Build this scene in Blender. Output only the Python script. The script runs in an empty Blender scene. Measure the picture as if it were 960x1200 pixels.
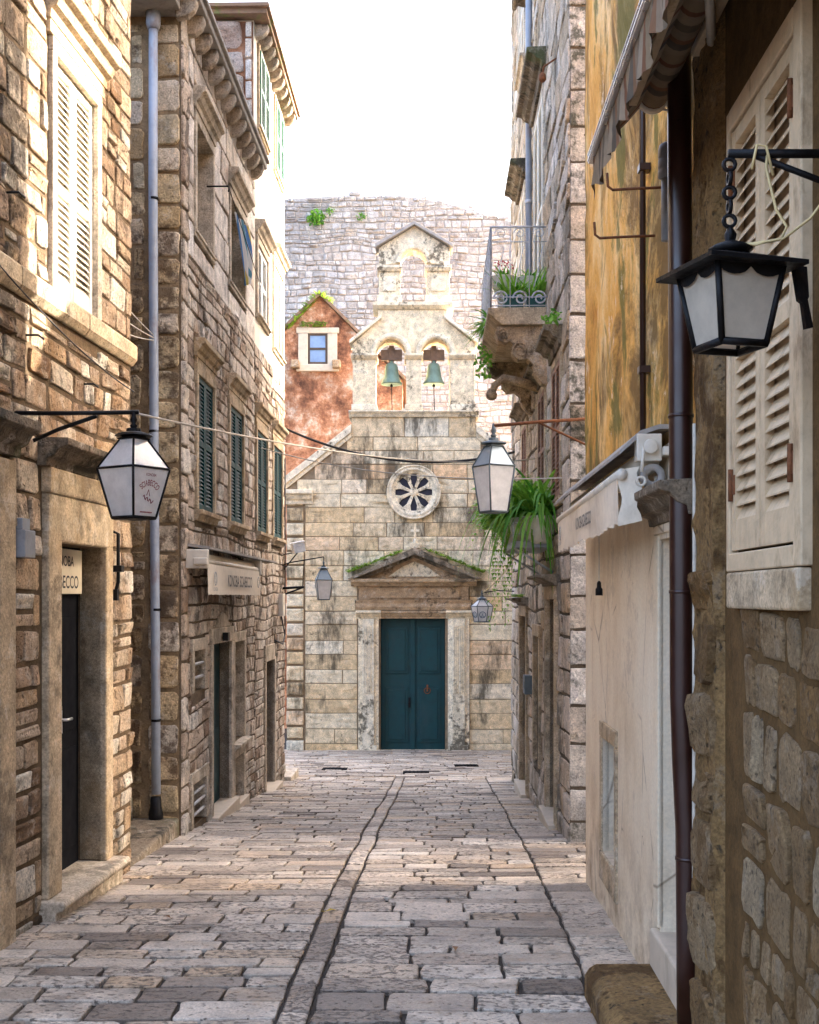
import bpy, math, random
from mathutils import Vector, Matrix, noise
C = bpy.context.scene.collection
PI = math.pi
E = 1.68            # eye height above the street at the camera
F = 1400.0
R = random.Random(11)

def gz(Y):          # the street: level near the camera, then falling towards the church
    if Y <= 3: d = 0
    elif Y < 10:
        t = (Y-3)/7; d = .086*7*(t**3-t**4/2)
    elif Y < 29: d = .086*3.5+.086*(Y-10)
    else: d = .086*3.5+.086*19
    return -d

# ------------------------------------------------------------------ frames
class Wall:          # a house front running along the street; u = metres along it, v = height over eye level, w = outwards
    def __init__(s, vx, X0, side):
        s.m = (vx-480)/F; s.X0 = X0; s.side = side; s.vx = vx; s.flip = side < 0
        s.n = Vector((side, -side*s.m, 0)).normalized()
        s.du = Vector((s.m, 1, 0)).normalized()
    def p(s, u, v, w=0):
        return Vector((s.X0+s.m*u, u, E+v)) + s.n*w
    def u(s, px, w=0): return F*(s.X0+s.side*w)/(px-s.vx)
class Front:         # a wall facing the camera; u = world X
    def __init__(s, Y): s.Y = Y; s.flip = False; s.n = Vector((0, -1, 0)); s.du = Vector((1, 0, 0))
    def p(s, u, v, w=0): return Vector((u, s.Y-w, E+v))
class Round:         # bulging wall facing the camera
    def __init__(s, Y, Rad, xc): s.Y = Y; s.R = Rad; s.xc = xc; s.flip = False; s.n = Vector((0, -1, 0)); s.du = Vector((1, 0, 0))
    def p(s, u, v, w=0):
        a = (u-s.xc)/s.R
        return Vector((s.xc+(s.R+w)*math.sin(a), s.Y+s.R-(s.R+w)*math.cos(a), E+v))
class Ground:        # u across, v along the street
    def __init__(s, x0=0, m=0, rot=0): s.x0 = x0; s.m = m; s.flip = False
    def p(s, u, v, w=0): return Vector((s.x0+s.m*v+u, v, gz(v)+w))
class Plain:         # any oriented frame
    def __init__(s, o, du, dv, dw):
        s.o = Vector(o); s.a = Vector(du); s.b = Vector(dv); s.c = Vector(dw)
        s.flip = s.a.cross(s.b).dot(s.c) < 0; s.n = s.c; s.du = s.a
    def p(s, u, v, w=0): return s.o+s.a*u+s.b*v+s.c*w

L1 = Wall(580, -2.42, 1); L2 = Wall(512, -2.1, 1); R1 = Wall(512, .95, -1); R2 = Wall(512, 1.05, -1)
L2F = Front(9.8); R2F = Front(9.4); L3F = Front(13.69); CH = Front(26.5)
WORLD = Plain((0,0,0), (1,0,0), (0,1,0), (0,0,1))
K = 26.5/F
def cx(px): return (px-480)*K
def cv(py): return (700-py)*K

# ------------------------------------------------------------------ mesh builder
class MB:
    def __init__(s): s.V = []; s.F = []; s.T = []; s.S = []
    def add(s, vs, fs, col=None, smooth=False, flip=False):
        o = len(s.V); s.V += [tuple(v) for v in vs]
        c = col or (R.random(), R.random(), R.random())
        for f in fs:
            g = [o+i for i in f]
            if flip: g.reverse()
            s.F.append(g); s.T.append(c); s.S.append(smooth)
        return s
    def box(s, fr, u0, u1, v0, v1, w0, w1, col=None):
        vs = [fr.p(u, v, w) for w in (w0, w1) for v in (v0, v1) for u in (u0, u1)]
        fs = [(0,2,3,1), (4,5,7,6), (0,1,5,4), (2,6,7,3), (0,4,6,2), (1,3,7,5)]
        return s.add(vs, fs, col, False, fr.flip)
    def quad(s, fr, u0, u1, v0, v1, w, col=None):
        return s.add([fr.p(u0,v0,w), fr.p(u1,v0,w), fr.p(u1,v1,w), fr.p(u0,v1,w)], [(0,1,2,3)], col, False, fr.flip)
    def prism(s, fr, poly, w0, w1, col=None, smooth=False):
        n = len(poly)
        vs = [fr.p(a, b, w0) for a, b in poly]+[fr.p(a, b, w1) for a, b in poly]
        fs = [tuple(range(n-1, -1, -1)), tuple(range(n, 2*n))]+[(i, (i+1) % n, n+(i+1) % n, n+i) for i in range(n)]
        return s.add(vs, fs, col, smooth, fr.flip)
    def run(s, fr, prof, u0, u1, col=None):   # a moulding: profile of (w, v) carried from u0 to u1
        n = len(prof)
        vs = [fr.p(u0, v, w) for w, v in prof]+[fr.p(u1, v, w) for w, v in prof]
        fs = [tuple(range(n)), tuple(range(2*n-1, n-1, -1))]+[(i, n+i, n+(i+1) % n, (i+1) % n) for i in range(n)]
        return s.add(vs, fs, col, False, fr.flip)
    def tube(s, pts, r, n=8, col=None, caps=True, r1=None):
        pts = [Vector(p) for p in pts]; m = len(pts); vs = []
        up = Vector((0,0,1)) if abs((pts[-1]-pts[0]).normalized().z) < .9 else Vector((1,0,0))
        for i, p in enumerate(pts):
            d = (pts[min(i+1, m-1)]-pts[max(i-1, 0)]).normalized()
            a = d.cross(up)
            if a.length < 1e-4: a = d.cross(Vector((.3,.8,.1)))
            a.normalize(); b = a.cross(d).normalized()
            rr = r if r1 is None else r+(r1-r)*i/(m-1)
            for k in range(n):
                t = 2*PI*k/n; vs.append(p+a*(rr*math.cos(t))+b*(rr*math.sin(t)))
        fs = [(i*n+k, i*n+(k+1) % n, (i+1)*n+(k+1) % n, (i+1)*n+k) for i in range(m-1) for k in range(n)]
        if caps: fs += [tuple(range(n-1, -1, -1)), tuple(range((m-1)*n, m*n))]
        return s.add(vs, fs, col, n > 5)
    def lathe(s, c, prof, n=20, col=None, smooth=True, rot=0, sq=None):
        c = Vector(c); vs = []
        for r, z in prof:
            for k in range(n):
                t = rot+2*PI*k/n; vs.append(c+Vector((r*math.cos(t), r*math.sin(t), z)))
        m = len(prof)
        fs = [(i*n+k, i*n+(k+1) % n, (i+1)*n+(k+1) % n, (i+1)*n+k) for i in range(m-1) for k in range(n)]
        fs += [tuple(range(n-1, -1, -1)), tuple(range((m-1)*n, m*n))]
        return s.add(vs, fs, col, smooth)
    def build(s, name, mat, parent=None, loc=None, bevel=0, tag=None):
        if parent is not None:
            r = parent
            while r.parent: r = r.parent
            o = Vector(r['_o'])
        else: o = Vector(loc) if loc is not None else Vector((0,0,0))
        me = bpy.data.meshes.new(name)
        me.from_pydata([(v[0]-o.x, v[1]-o.y, v[2]-o.z) for v in s.V], [], s.F)
        at = me.attributes.new('tint', 'FLOAT_COLOR', 'FACE')
        flat = []
        for c in s.T: flat += [c[0], c[1], c[2], 1.0]
        at.data.foreach_set('color', flat)
        me.polygons.foreach_set('use_smooth', s.S)
        me.materials.append(mat); me.update()
        ob = bpy.data.objects.new(name, me); C.objects.link(ob)
        if parent is not None: ob.parent = parent
        else: ob.location = o; ob['_o'] = tuple(o)
        if bevel:
            b = ob.modifiers.new('bevel', 'BEVEL'); b.width = bevel; b.segments = 2; b.limit_method = 'ANGLE'; b.angle_limit = math.radians(40)
        return ob

def tag(o, label=None, cat=None, group=None, kind=None):
    if label: o['label'] = label
    if cat: o['category'] = cat
    if group: o['group'] = group
    if kind: o['kind'] = kind
    return o
def thing(name, label, cat, loc, group=None):
    o = bpy.data.objects.new(name, None); C.objects.link(o); o.location = loc; o.empty_display_size = .1
    o['_o'] = tuple(loc)
    return tag(o, label, cat, group)

# ------------------------------------------------------------------ masonry
def carve(u0, u1, v0, v1, holes):
    """a course cut by openings: list of rectangles"""
    hs = [h for h in holes if h[0] < u1-.01 and h[1] > u0+.01 and h[2] < v1-.01 and h[3] > v0+.01]
    if not hs: return [(u0, u1, v0, v1)]
    xs = sorted({u0, u1, *[min(max(a, u0), u1) for h in hs for a in h[:2]]}); out = []
    for a, b in zip(xs, xs[1:]):
        if b-a < .03: continue
        m = (a+b)/2; cov = [h for h in hs if h[0] <= m <= h[1]]
        if not cov: out.append((a, b, v0, v1)); continue
        lo = min(h[2] for h in cov); hi = max(h[3] for h in cov)
        if lo-v0 > .035: out.append((a, b, v0, lo))
        if v1-hi > .035: out.append((a, b, hi, v1))
    return out
def one_stone(mb, fr, cu, cv_, a, b, dep, rnd, warp, sd, edge, tilt, jit, circ, lim, tone=None):
    rr = min(a, b)*rnd
    pts = []
    for sx, sy, t0 in ((1,1,0), (-1,1,.5*PI), (-1,-1,PI), (1,-1,1.5*PI)):
        for k in range(3):
            t = t0+k*PI/4
            pts.append((sx*(a-rr)+rr*math.cos(t), sy*(b-rr)+rr*math.sin(t)))
        nx = {(1,1): (0, b), (-1,1): (-a, 0), (-1,-1): (0, -b), (1,-1): (a, 0)}[(sx, sy)]
        pts.append((nx[0]+R.uniform(-.4, .4)*a*(nx[0] == 0), nx[1]+R.uniform(-.4, .4)*b*(nx[1] == 0)))
    pts = [(x*(1+R.uniform(-jit, jit*.3)), y*(1+R.uniform(-jit, jit*.3))) for x, y in pts]
    tu = R.uniform(-tilt, tilt); tv = R.uniform(-tilt, tilt); n = len(pts); vs = []
    ed = min(edge, .35*min(a, b))
    rings = ((0, -.02), (0, dep*.5), (ed*.45, dep*.93), (ed, dep), (ed+.25*min(a, b), dep*R.uniform(.9, 1.15)), (.65*min(a, b), dep*R.uniform(.85, 1.2)))
    def P(x, y, w):
        U = cu+x; V = cv_+y
        if warp:
            U += warp*.7*noise.noise((U*1.1, V*1.1, sd)); V += warp*noise.noise((U*.9, V*.9, sd+9.3))
        if lim: U = min(max(U, lim[0]), lim[1])
        if circ:
            dx, dy = U-circ[0], V-circ[1]; d = math.hypot(dx, dy)
            if d < circ[2]: U = circ[0]+dx/d*circ[2]; V = circ[1]+dy/d*circ[2]
        return fr.p(U, V, w)
    for k, (e, w) in enumerate(rings):
        sx = (a-e)/a; sy = (b-e)/b
        for x, y in pts:
            j = R.uniform(-.13, .13)*dep if k >= 3 else 0
            vs.append(P(x*sx, y*sy, w+j+(tu*x/a+tv*y/b)*dep*(k > 0)))
    vs.append(P(0, 0, dep*R.uniform(.85, 1.2)))
    fs = [(r*n+i, r*n+(i+1) % n, (r+1)*n+(i+1) % n, (r+1)*n+i) for r in range(5) for i in range(n)]
    fs += [(5*n+i, 5*n+(i+1) % n, 6*n) for i in range(n)]
    col = (tone if tone is not None else R.random(), R.random(), R.random())
    k3 = 3*n; mb.add(vs, fs, col, True, fr.flip)
    for q in range(len(mb.S)-len(fs), len(mb.S)-len(fs)+k3): mb.S[q] = False
def stones(mb, fr, u0, u1, v0, v1, ch, ln, gap, dep, rnd=.35, warp=.03, holes=(), circ=None, ulim=None, base=None, edge=.012, tilt=.25, jit=.06, skip=0, split=.0, seed=None, clamp=True):
    sd = R.uniform(0, 50) if seed is None else seed; v = v0
    while v < v1-.02:
        h = R.uniform(*ch)
        if v+h > v1-.45*ch[0]: h = v1-v
        a0, a1 = u0, u1
        if ulim:
            a0, a1 = ulim(v+h*.8)
            if a1-a0 < .1: v += h; continue
        off = a0
        for (a, b, va, vb) in carve(a0, a1, v, v+h, holes):
            x = a
            while x < b-.01:
                w = R.uniform(*ln)
                if x+w > b-.55*ln[0]: w = b-x
                if R.random() >= skip:
                    g = gap*R.uniform(.7, 1.4)
                    if w > 2.2*g and vb-va > 2.2*g:
                        cu, cm = x+w/2, (va+vb)/2
                        if not base or vb > base(cu)-.05:
                            if circ and math.hypot(cu-circ[0], cm-circ[1]) < circ[2]*.8: pass
                            elif R.random() < split and vb-va > .16:
                                q = R.uniform(.38, .62)*(vb-va)
                                one_stone(mb, fr, cu, va+q/2, w/2-g/2, q/2-g/2, R.uniform(*dep), rnd, warp, sd, edge, tilt, jit, circ, (a0, a1) if clamp else None)
                                one_stone(mb, fr, cu, va+q+(vb-va-q)/2, w/2-g/2, (vb-va-q)/2-g/2, R.uniform(*dep), rnd, warp, sd, edge, tilt, jit, circ, (a0, a1) if clamp else None)
                            else:
                                one_stone(mb, fr, cu, cm, w/2-g/2, (vb-va)/2-g/2, R.uniform(*dep), rnd, warp, sd, edge, tilt, jit, circ, (a0, a1) if clamp else None)
                x += w
        v += h
def panel(mb, fr, u0, u1, v0, v1, holes, w=0, deep=.3, rim=.45):
    xs = sorted({u0, u1, *[min(max(a, u0), u1) for h in holes for a in h[:2]]}); ys = sorted({v0, v1, *[min(max(a, v0), v1) for h in holes for a in h[2:4]]})
    for a, b in zip(xs, xs[1:]):
        n = max(1, int((b-a)/2))
        for c, d in zip(ys, ys[1:]):
            m, k = (a+b)/2, (c+d)/2
            if any(h[0] < m < h[1] and h[2] < k < h[3] for h in holes): continue
            for i in range(n): mb.quad(fr, a+(b-a)*i/n, a+(b-a)*(i+1)/n, c, d, w, (.5,.5,.5))
    for h in holes:
        a, b, c, d = h[:4]; dp = h[4] if len(h) > 4 else deep
        P = lambda u, v, q: fr.p(u, v, q)
        for q in (((a,c),(a,d)), ((b,d),(b,c)), ((a,d),(b,d)), ((b,c),(a,c))):
            (p0, p1) = q
            mb.add([P(*p0, w), P(*p1, w), P(*p1, w-dp), P(*p0, w-dp)], [(0,1,2,3)], (.5,.5,.5), False, fr.flip)
    for q in (((u0,v0),(u0,v1)), ((u1,v1),(u1,v0)), ((u0,v1),(u1,v1))):
        (p0, p1) = q
        mb.add([fr.p(*p0, w), fr.p(*p1, w), fr.p(*p1, w-rim), fr.p(*p0, w-rim)], [(0,3,2,1)], (.5,.5,.5), False, fr.flip)

# ------------------------------------------------------------------ materials
class NT:
    def __init__(s, name):
        s.m = bpy.data.materials.new(name); s.m.use_nodes = True; s.t = s.m.node_tree; s.t.nodes.clear()
        s.out = s.new('ShaderNodeOutputMaterial'); s.tc = s.new('ShaderNodeTexCoord').outputs['Object']
    def new(s, k, **kw):
        n = s.t.nodes.new(k)
        for a, b in kw.items(): setattr(n, a, b)
        return n
    def put(s, sock, v):
        if isinstance(v, bpy.types.NodeSocket): s.t.links.new(v, sock)
        elif isinstance(v, (tuple, list)) and len(v) == 3 and sock.type == 'RGBA': sock.default_value = (*v, 1)
        else: sock.default_value = v
    def mp(s, sc=(1,1,1), loc=(0,0,0), rot=(0,0,0)):
        n = s.new('ShaderNodeMapping'); s.put(n.inputs['Vector'], s.tc); n.inputs['Scale'].default_value = sc; n.inputs['Location'].default_value = loc; n.inputs['Rotation'].default_value = rot
        return n.outputs[0]
    def noise(s, scale, detail=5, rough=.6, vec=None, dist=0):
        n = s.new('ShaderNodeTexNoise'); s.put(n.inputs['Vector'], vec or s.tc)
        n.inputs['Scale'].default_value = scale; n.inputs['Detail'].default_value = detail; n.inputs['Roughness'].default_value = rough; n.inputs['Distortion'].default_value = dist
        return n.outputs['Fac']
    def voro(s, scale, vec=None, feature='F1'):
        n = s.new('ShaderNodeTexVoronoi', feature=feature); s.put(n.inputs['Vector'], vec or s.tc); n.inputs['Scale'].default_value = scale
        return n.outputs['Distance']
    def ramp(s, f, st, interp='LINEAR'):
        n = s.new('ShaderNodeValToRGB'); s.put(n.inputs[0], f); e = n.color_ramp.elements; n.color_ramp.interpolation = interp
        while len(e) < len(st): e.new(.5)
        for i, (p, c) in enumerate(st):
            e[i].position = p; e[i].color = (c, c, c, 1) if isinstance(c, (int, float)) else (*c, 1)
        return n.outputs[0]
    def rng(s, f, a, b, c=0, d=1):
        n = s.new('ShaderNodeMapRange'); s.put(n.inputs[0], f)
        for i, x in enumerate((a, b, c, d)): n.inputs[i+1].default_value = x
        return n.outputs[0]
    def mix(s, a, b, f=.5, mode='MIX'):
        n = s.new('ShaderNodeMix', data_type='RGBA', blend_type=mode)
        s.put(n.inputs[0], f); s.put(n.inputs[6], a); s.put(n.inputs[7], b); return n.outputs[2]
    def math(s, op, a, b=0):
        n = s.new('ShaderNodeMath', operation=op); s.put(n.inputs[0], a); s.put(n.inputs[1], b); return n.outputs[0]
    def tint(s):
        n = s.new('ShaderNodeAttribute', attribute_name='tint'); q = s.new('ShaderNodeSeparateColor'); s.put(q.inputs[0], n.outputs['Color']); return q.outputs
    def bump(s, h, st, dist=.01, prev=None):
        n = s.new('ShaderNodeBump'); s.put(n.inputs['Height'], h); n.inputs['Strength'].default_value = st; n.inputs['Distance'].default_value = dist
        if prev: s.put(n.inputs['Normal'], prev)
        return n.outputs[0]
    def done(s, col, rough=.8, nrm=None, metal=0, spec=.3, extra=None):
        b = s.new('ShaderNodeBsdfPrincipled'); s.put(b.inputs['Base Color'], col); s.put(b.inputs['Roughness'], rough); b.inputs['Metallic'].default_value = metal; b.inputs['Specular IOR Level'].default_value = spec
        if nrm: s.put(b.inputs['Normal'], nrm)
        o = b.outputs[0]
        if extra: o = extra(b.outputs[0])
        s.put(s.out.inputs[0], o); return s.m
def gain(c, k): return tuple(x*k for x in c)

def stone_mat(name, cols, rough=.85, grain=1, pits=.5, stain=(.05,.042,.032), stain_amt=.35, stain_sc=1.3, bump=.5, rust=None, moss=None, slo=.53, zone=None, damp=0, mottle=.35):
    n = NT(name); t = n.tint()
    base = n.ramp(t[0], [(i/(len(cols)-1), c) for i, c in enumerate(cols)])
    var = n.noise(7*grain, 6, .65); base = n.mix(base, n.ramp(var, [(.25, .45), (.5, .95), (.75, 1.45)]), .85, 'MULTIPLY')
    fine = n.noise(70*grain, 4, .7); base = n.mix(base, n.ramp(fine, [(.3, .45), (.52, 1.0), (.72, 1.45)]), .8, 'MULTIPLY')
    if rust:
        base = n.mix(base, rust, n.rng(n.noise(2.3, 5, .65, n.mp((1,1,.6), (3,1,7))), .52, .72, 0, .75))
    ml = n.rng(n.noise(5.5*grain, 9, .78, n.mp((1,1,1), (8,3,5))), .54, .60, 0, mottle); base = n.mix(base, (.78,.69,.56), ml)
    pm = n.noise(38*grain, 3, .5, n.mp((1,1,1), (5,2,1)))
    pit = n.rng(pm, .60, .70); base = n.mix(base, (.05,.038,.028), n.math('MULTIPLY', pit, pits))
    sm = n.noise(stain_sc, 8, .68, n.mp((1,1,.55), (1.7,4.2,2.2))); edge = n.noise(9, 6, .7)
    st = n.rng(n.math('ADD', sm, n.math('MULTIPLY', n.math('SUBTRACT', edge, .5), .6)), slo, slo+.085, 0, 1)
    if zone:
        q = n.new('ShaderNodeSeparateXYZ'); n.put(q.inputs[0], n.tc)
        zz = n.math('MULTIPLY', n.rng(q.outputs[2], zone[0], zone[1], 0, 1), n.rng(q.outputs[2], zone[2], zone[3], 1, 0))
        s2 = n.noise(1.15, 9, .74, n.mp((1.25,1,.36), (6.3,1,3.1))); s2 = n.math('ADD', s2, n.math('MULTIPLY', n.math('SUBTRACT', t[1], .5), .10))
        st2 = n.rng(n.math('ADD', s2, n.math('MULTIPLY', zz, .050)), .555, .655, 0, 1); st = n.math('MAXIMUM', st, st2)
    base = n.mix(base, stain, n.math('MULTIPLY', st, stain_amt))
    if damp:
        q = n.new('ShaderNodeSeparateXYZ'); n.put(q.inputs[0], n.tc)
        dm = n.math('MULTIPLY', n.rng(q.outputs[2], -.1, damp, 1, 0), n.rng(n.noise(3.1, 7, .7, n.mp((1,1,.7), (2,8,5))), .42, .58)); base = n.mix(base, (.05,.047,.025), n.math('MULTIPLY', dm, .85))
    if moss:
        mo = n.rng(n.noise(1.1, 7, .7, n.mp((1,1,.5), (9,9,9))), .57, .68, 0, .8); base = n.mix(base, moss, mo)
    h = n.math('ADD', n.math('MULTIPLY', n.noise(17*grain, 9, .76), 1.2), n.math('MULTIPLY', pit, -.4))
    nr = n.bump(h, min(1, bump*1.3), .035); nr = n.bump(fine, min(1, bump*.8), .006, nr)
    return n.done(base, n.rng(var, .3, .7, rough-.08, min(1, rough+.1)), nr, 0, .25)
def plain_mat(name, col, rough=.5, metal=0, var=.25, sc=14, bump=.05, wear=None, wamt=.5, wsc=6, spec=.4):
    n = NT(name); v = n.noise(sc, 6, .65)
    c = n.mix(col, n.ramp(v, [(.25, 1-var*1.4), (.5, 1), (.8, 1+var)]), 1, 'MULTIPLY')
    if wear: c = n.mix(c, wear, n.math('MULTIPLY', n.rng(n.noise(wsc, 8, .72, n.mp((1,1,.45), (2,7,3))), .54, .66), wamt))
    return n.done(c, n.rng(v, .3, .7, rough-.08, rough+.1), n.bump(v, bump*4, .01), metal, spec)
def mortar_mat(name, col):
    n = NT(name); v = n.noise(9, 8, .7); f = n.noise(60, 4, .7)
    c = n.mix(col, n.ramp(v, [(.25, .5), (.5, 1), (.75, 1.4)]), 1, 'MULTIPLY'); c = n.mix(c, n.ramp(f, [(.3,.7),(.7,1.25)]), .8, 'MULTIPLY')
    return n.done(c, .95, n.bump(n.math('ADD', v, n.math('MULTIPLY', f, .3)), .9, .02), 0, .15)

M = {}
M['l1'] = stone_mat('stone honey rubble', [(.22,.13,.07), (.44,.30,.19), (.62,.47,.33), (.52,.35,.20), (.74,.62,.47), (.83,.75,.62)], stain=(.045,.03,.018), stain_amt=.7, rust=(.36,.18,.06), bump=.7, pits=.6, damp=0.45)
M['l1m'] = mortar_mat('brown old mortar', (.13,.088,.052))
M['l2'] = stone_mat('stone pale rubble', [(.32,.21,.14), (.60,.47,.36), (.75,.63,.51), (.82,.73,.62), (.62,.47,.34), (.86,.80,.71)], stain=(.045,.03,.02), stain_amt=.75, rust=(.34,.20,.10), bump=.7, pits=.5, damp=0.45)
M['l2a'] = stone_mat('stone pale ashlar', [(.60,.49,.39), (.70,.62,.54), (.76,.69,.62), (.66,.54,.42), (.82,.77,.72)], stain_amt=.35, bump=.4, pits=.35)
M['l2f'] = stone_mat('stone tan blocks', [(0.405,0.270,0.135), (0.585,0.428,0.247), (0.653,0.517,0.326), (0.517,0.349,0.169), (0.742,0.630,0.495)], stain=(.07,.035,.018), stain_amt=.8, stain_sc=1.0, bump=.6, pits=.4, damp=0.5)
M['l2m'] = mortar_mat('grey brown mortar', (.15,.11,.072))
M['l3f'] = stone_mat('stone pink broken render', [(.40,.27,.20), (.50,.38,.30), (.56,.46,.40), (.44,.27,.18), (.60,.53,.48)], stain=(.16,.06,.03), stain_amt=.55, bump=.8, pits=.5)
M['l3'] = plain_mat('pale sunlit render', (.66,.60,.50), .9, 0, .12, 4, .08, (.50,.42,.30), .3, 2)
M['r0'] = stone_mat('stone brown rubble', [(.20,.115,.045), (.33,.21,.10), (.43,.30,.165), (.27,.14,.04), (.48,.36,.22)], stain=(.14,.065,.014), stain_amt=.6, bump=.9, pits=.7, grain=1.3, mottle=.15)
M['l2fm'] = mortar_mat('tan smeared mortar', (.27,.185,.105))
M['r0m'] = mortar_mat('wide smeared mortar', (.12,.068,.026))
M['r2'] = stone_mat('stone white weathered', [(.44,.33,.21), (.62,.51,.39), (.72,.62,.51), (.58,.42,.26), (.80,.73,.64)], stain=(.05,.045,.03), stain_amt=.6, bump=.6, pits=.4, damp=0.6)
M['r2f'] = stone_mat('stone white quoins', [(.60,.53,.44), (.70,.64,.56), (.76,.70,.63), (.56,.45,.33)], stain=(.035,.04,.02), stain_amt=.85, slo=.48, stain_sc=.9, bump=.5, pits=.3, damp=0.8)
M['r2m'] = mortar_mat('dark joint mortar', (.13,.10,.07))
M['ch'] = stone_mat('stone church ashlar', [(.68,.49,.27), (.78,.63,.41), (.82,.69,.48), (.74,.53,.29), (.84,.75,.57), (.76,.48,.25)], stain=(.06,.048,.032), stain_amt=.85, stain_sc=.75, slo=.64, zone=(3.6, 5.6, 8.2, 9.4), mottle=.2, bump=.3, pits=.3)
M['chm'] = mortar_mat('church joint mortar', (.26,.19,.12))
M['cht'] = stone_mat('stone church trim', [(.82,.68,.47), (.84,.74,.56), (.82,.66,.43)], stain=(.065,.052,.035), stain_amt=.85, stain_sc=1.3, slo=.555, bump=.3, pits=.3)
M['chd'] = stone_mat('stone dark weathered portal', [(0.450,0.300,0.172), (0.550,0.396,0.241), (0.500,0.336,0.196)], stain=(.06,.045,.03), stain_amt=.8, stain_sc=1.8, bump=.5, pits=.4)
M['trim'] = stone_mat('stone carved trim', [(0.499,0.372,0.231), (0.544,0.426,0.284), (0.521,0.393,0.253)], stain=(.07,.05,.03), stain_amt=.5, stain_sc=2.2, bump=.3, pits=.3, rust=(.42,.27,.12))
M['trimp'] = stone_mat('stone pale carved trim', [(.52,.43,.32), (.60,.51,.40), (.55,.45,.33)], stain=(.10,.08,.055), stain_amt=.5, stain_sc=2.2, bump=.3, pits=.3)
M['trimw'] = plain_mat('white washed stone', (.60,.50,.38), .85, 0, .12, 8, .1, (.35,.27,.18), .4, 4)
M['trimm'] = stone_mat('stone mossy cornice', [(.20,.15,.10), (.28,.22,.15), (.24,.18,.12)], stain=(.03,.028,.018), stain_amt=.8, stain_sc=2.2, bump=.6, pits=.4, moss=(.07,.10,.025))
M['fort'] = stone_mat('stone fortress pale', [(.50,.46,.41), (.60,.56,.51), (.67,.63,.58), (.54,.47,.40), (.71,.68,.63), (.42,.37,.32)], stain=(.25,.22,.21), stain_amt=.45, stain_sc=.35, bump=.6, pits=.3, grain=.6)
M['fortm'] = mortar_mat('fortress mortar', (.47,.43,.38))
M['pave'] = None

def paving():
    n = NT('paving limestone worn'); t = n.tint()
    base = n.ramp(t[0], [(0, (.17,.13,.10)), (.14, (.38,.305,.235)), (.45, (.54,.45,.355)), (.7, (.63,.54,.44)), (.9, (.49,.35,.22)), (1, (.75,.67,.565))])
    var = n.noise(5, 6, .65); base = n.mix(base, n.ramp(var, [(.25,.45), (.5,1), (.75,1.35)]), .9, 'MULTIPLY')
    fine = n.noise(75, 5, .75); base = n.mix(base, n.ramp(fine, [(.3,.45), (.55,1.05), (.75,1.4)]), .75, 'MULTIPLY')
    mp = n.mp((.8,1.1,1), (3,2,0))
    pm = n.noise(36, 4, .6, mp); gate = n.rng(t[1], .0, .8, .115, -.01)
    pit = n.rng(n.math('SUBTRACT', pm, gate), .52, .60)
    base = n.mix(base, (.07,.055,.045), n.math('MULTIPLY', pit, .75))
    big = n.rng(n.noise(1.3, 9, .75), .50, .66, 0, .6); base = n.mix(base, (.13,.10,.08), big)
    lich = n.rng(n.noise(1.6, 6, .7, n.mp((1,1,1),(7,7,0))), .58, .72, 0, .4); base = n.mix(base, (.40,.25,.11), lich)
    h = n.math('ADD', n.math('MULTIPLY', n.noise(12, 6, .65), .8), n.math('MULTIPLY', pit, -.6))
    nr = n.bump(h, .8, .018); nr = n.bump(fine, .4, .004, nr)
    return n.done(base, n.rng(var, .3, .7, .34, .62), nr, 0, .45)
M['pave'] = paving()
def joints():
    n = NT('dark street joints'); v = n.noise(6, 8, .7); f = n.noise(90, 3, .7)
    c = n.ramp(v, [(.25, (.025,.02,.016)), (.55, (.05,.04,.032)), (.8, (.09,.07,.052))]); c = n.mix(c, n.ramp(f, [(.3,.6),(.7,1.3)]), .8, 'MULTIPLY')
    return n.done(c, .85, n.bump(f, .6, .006), 0, .3)
M['joint'] = joints()
def ochre():
    n = NT('ochre render flaking')
    s = n.noise(2.4, 9, .72, n.mp((1,.42,.40), (1,5,2)), .8); f = n.noise(34, 6, .72)
    c = n.ramp(s, [(.32, (.50,.22,.035)), (.44, (.68,.36,.07)), (.52, (.78,.46,.13)), (.60, (.82,.58,.25)), (.70, (.86,.71,.45))])
    g = n.rng(n.noise(2.2, 9, .74, n.mp((1,.45,.24), (4,3,8)), .9), .47, .56, 0, .88); c = n.mix(c, (.15,.085,.022), g)
    g2 = n.rng(n.noise(3.1, 7, .7, n.mp((1,.5,.28), (9,1,4)), .5), .54, .59, 0, .85); c = n.mix(c, (.15,.14,.025), g2)
    sp = n.rng(n.noise(7, 8, .78, n.mp((1,.4,.3), (6,6,1)), .5), .60, .63); c = n.mix(c, (.82,.68,.47), n.math('MULTIPLY', sp, .75))
    c = n.mix(c, n.ramp(f, [(.3,.75),(.6,1.05),(.8,1.15)]), .7, 'MULTIPLY')
    return n.done(c, .9, n.bump(n.math('ADD', s, n.math('MULTIPLY', f, .2)), .5, .03), 0, .2)
M['ochre'] = ochre()
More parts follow.
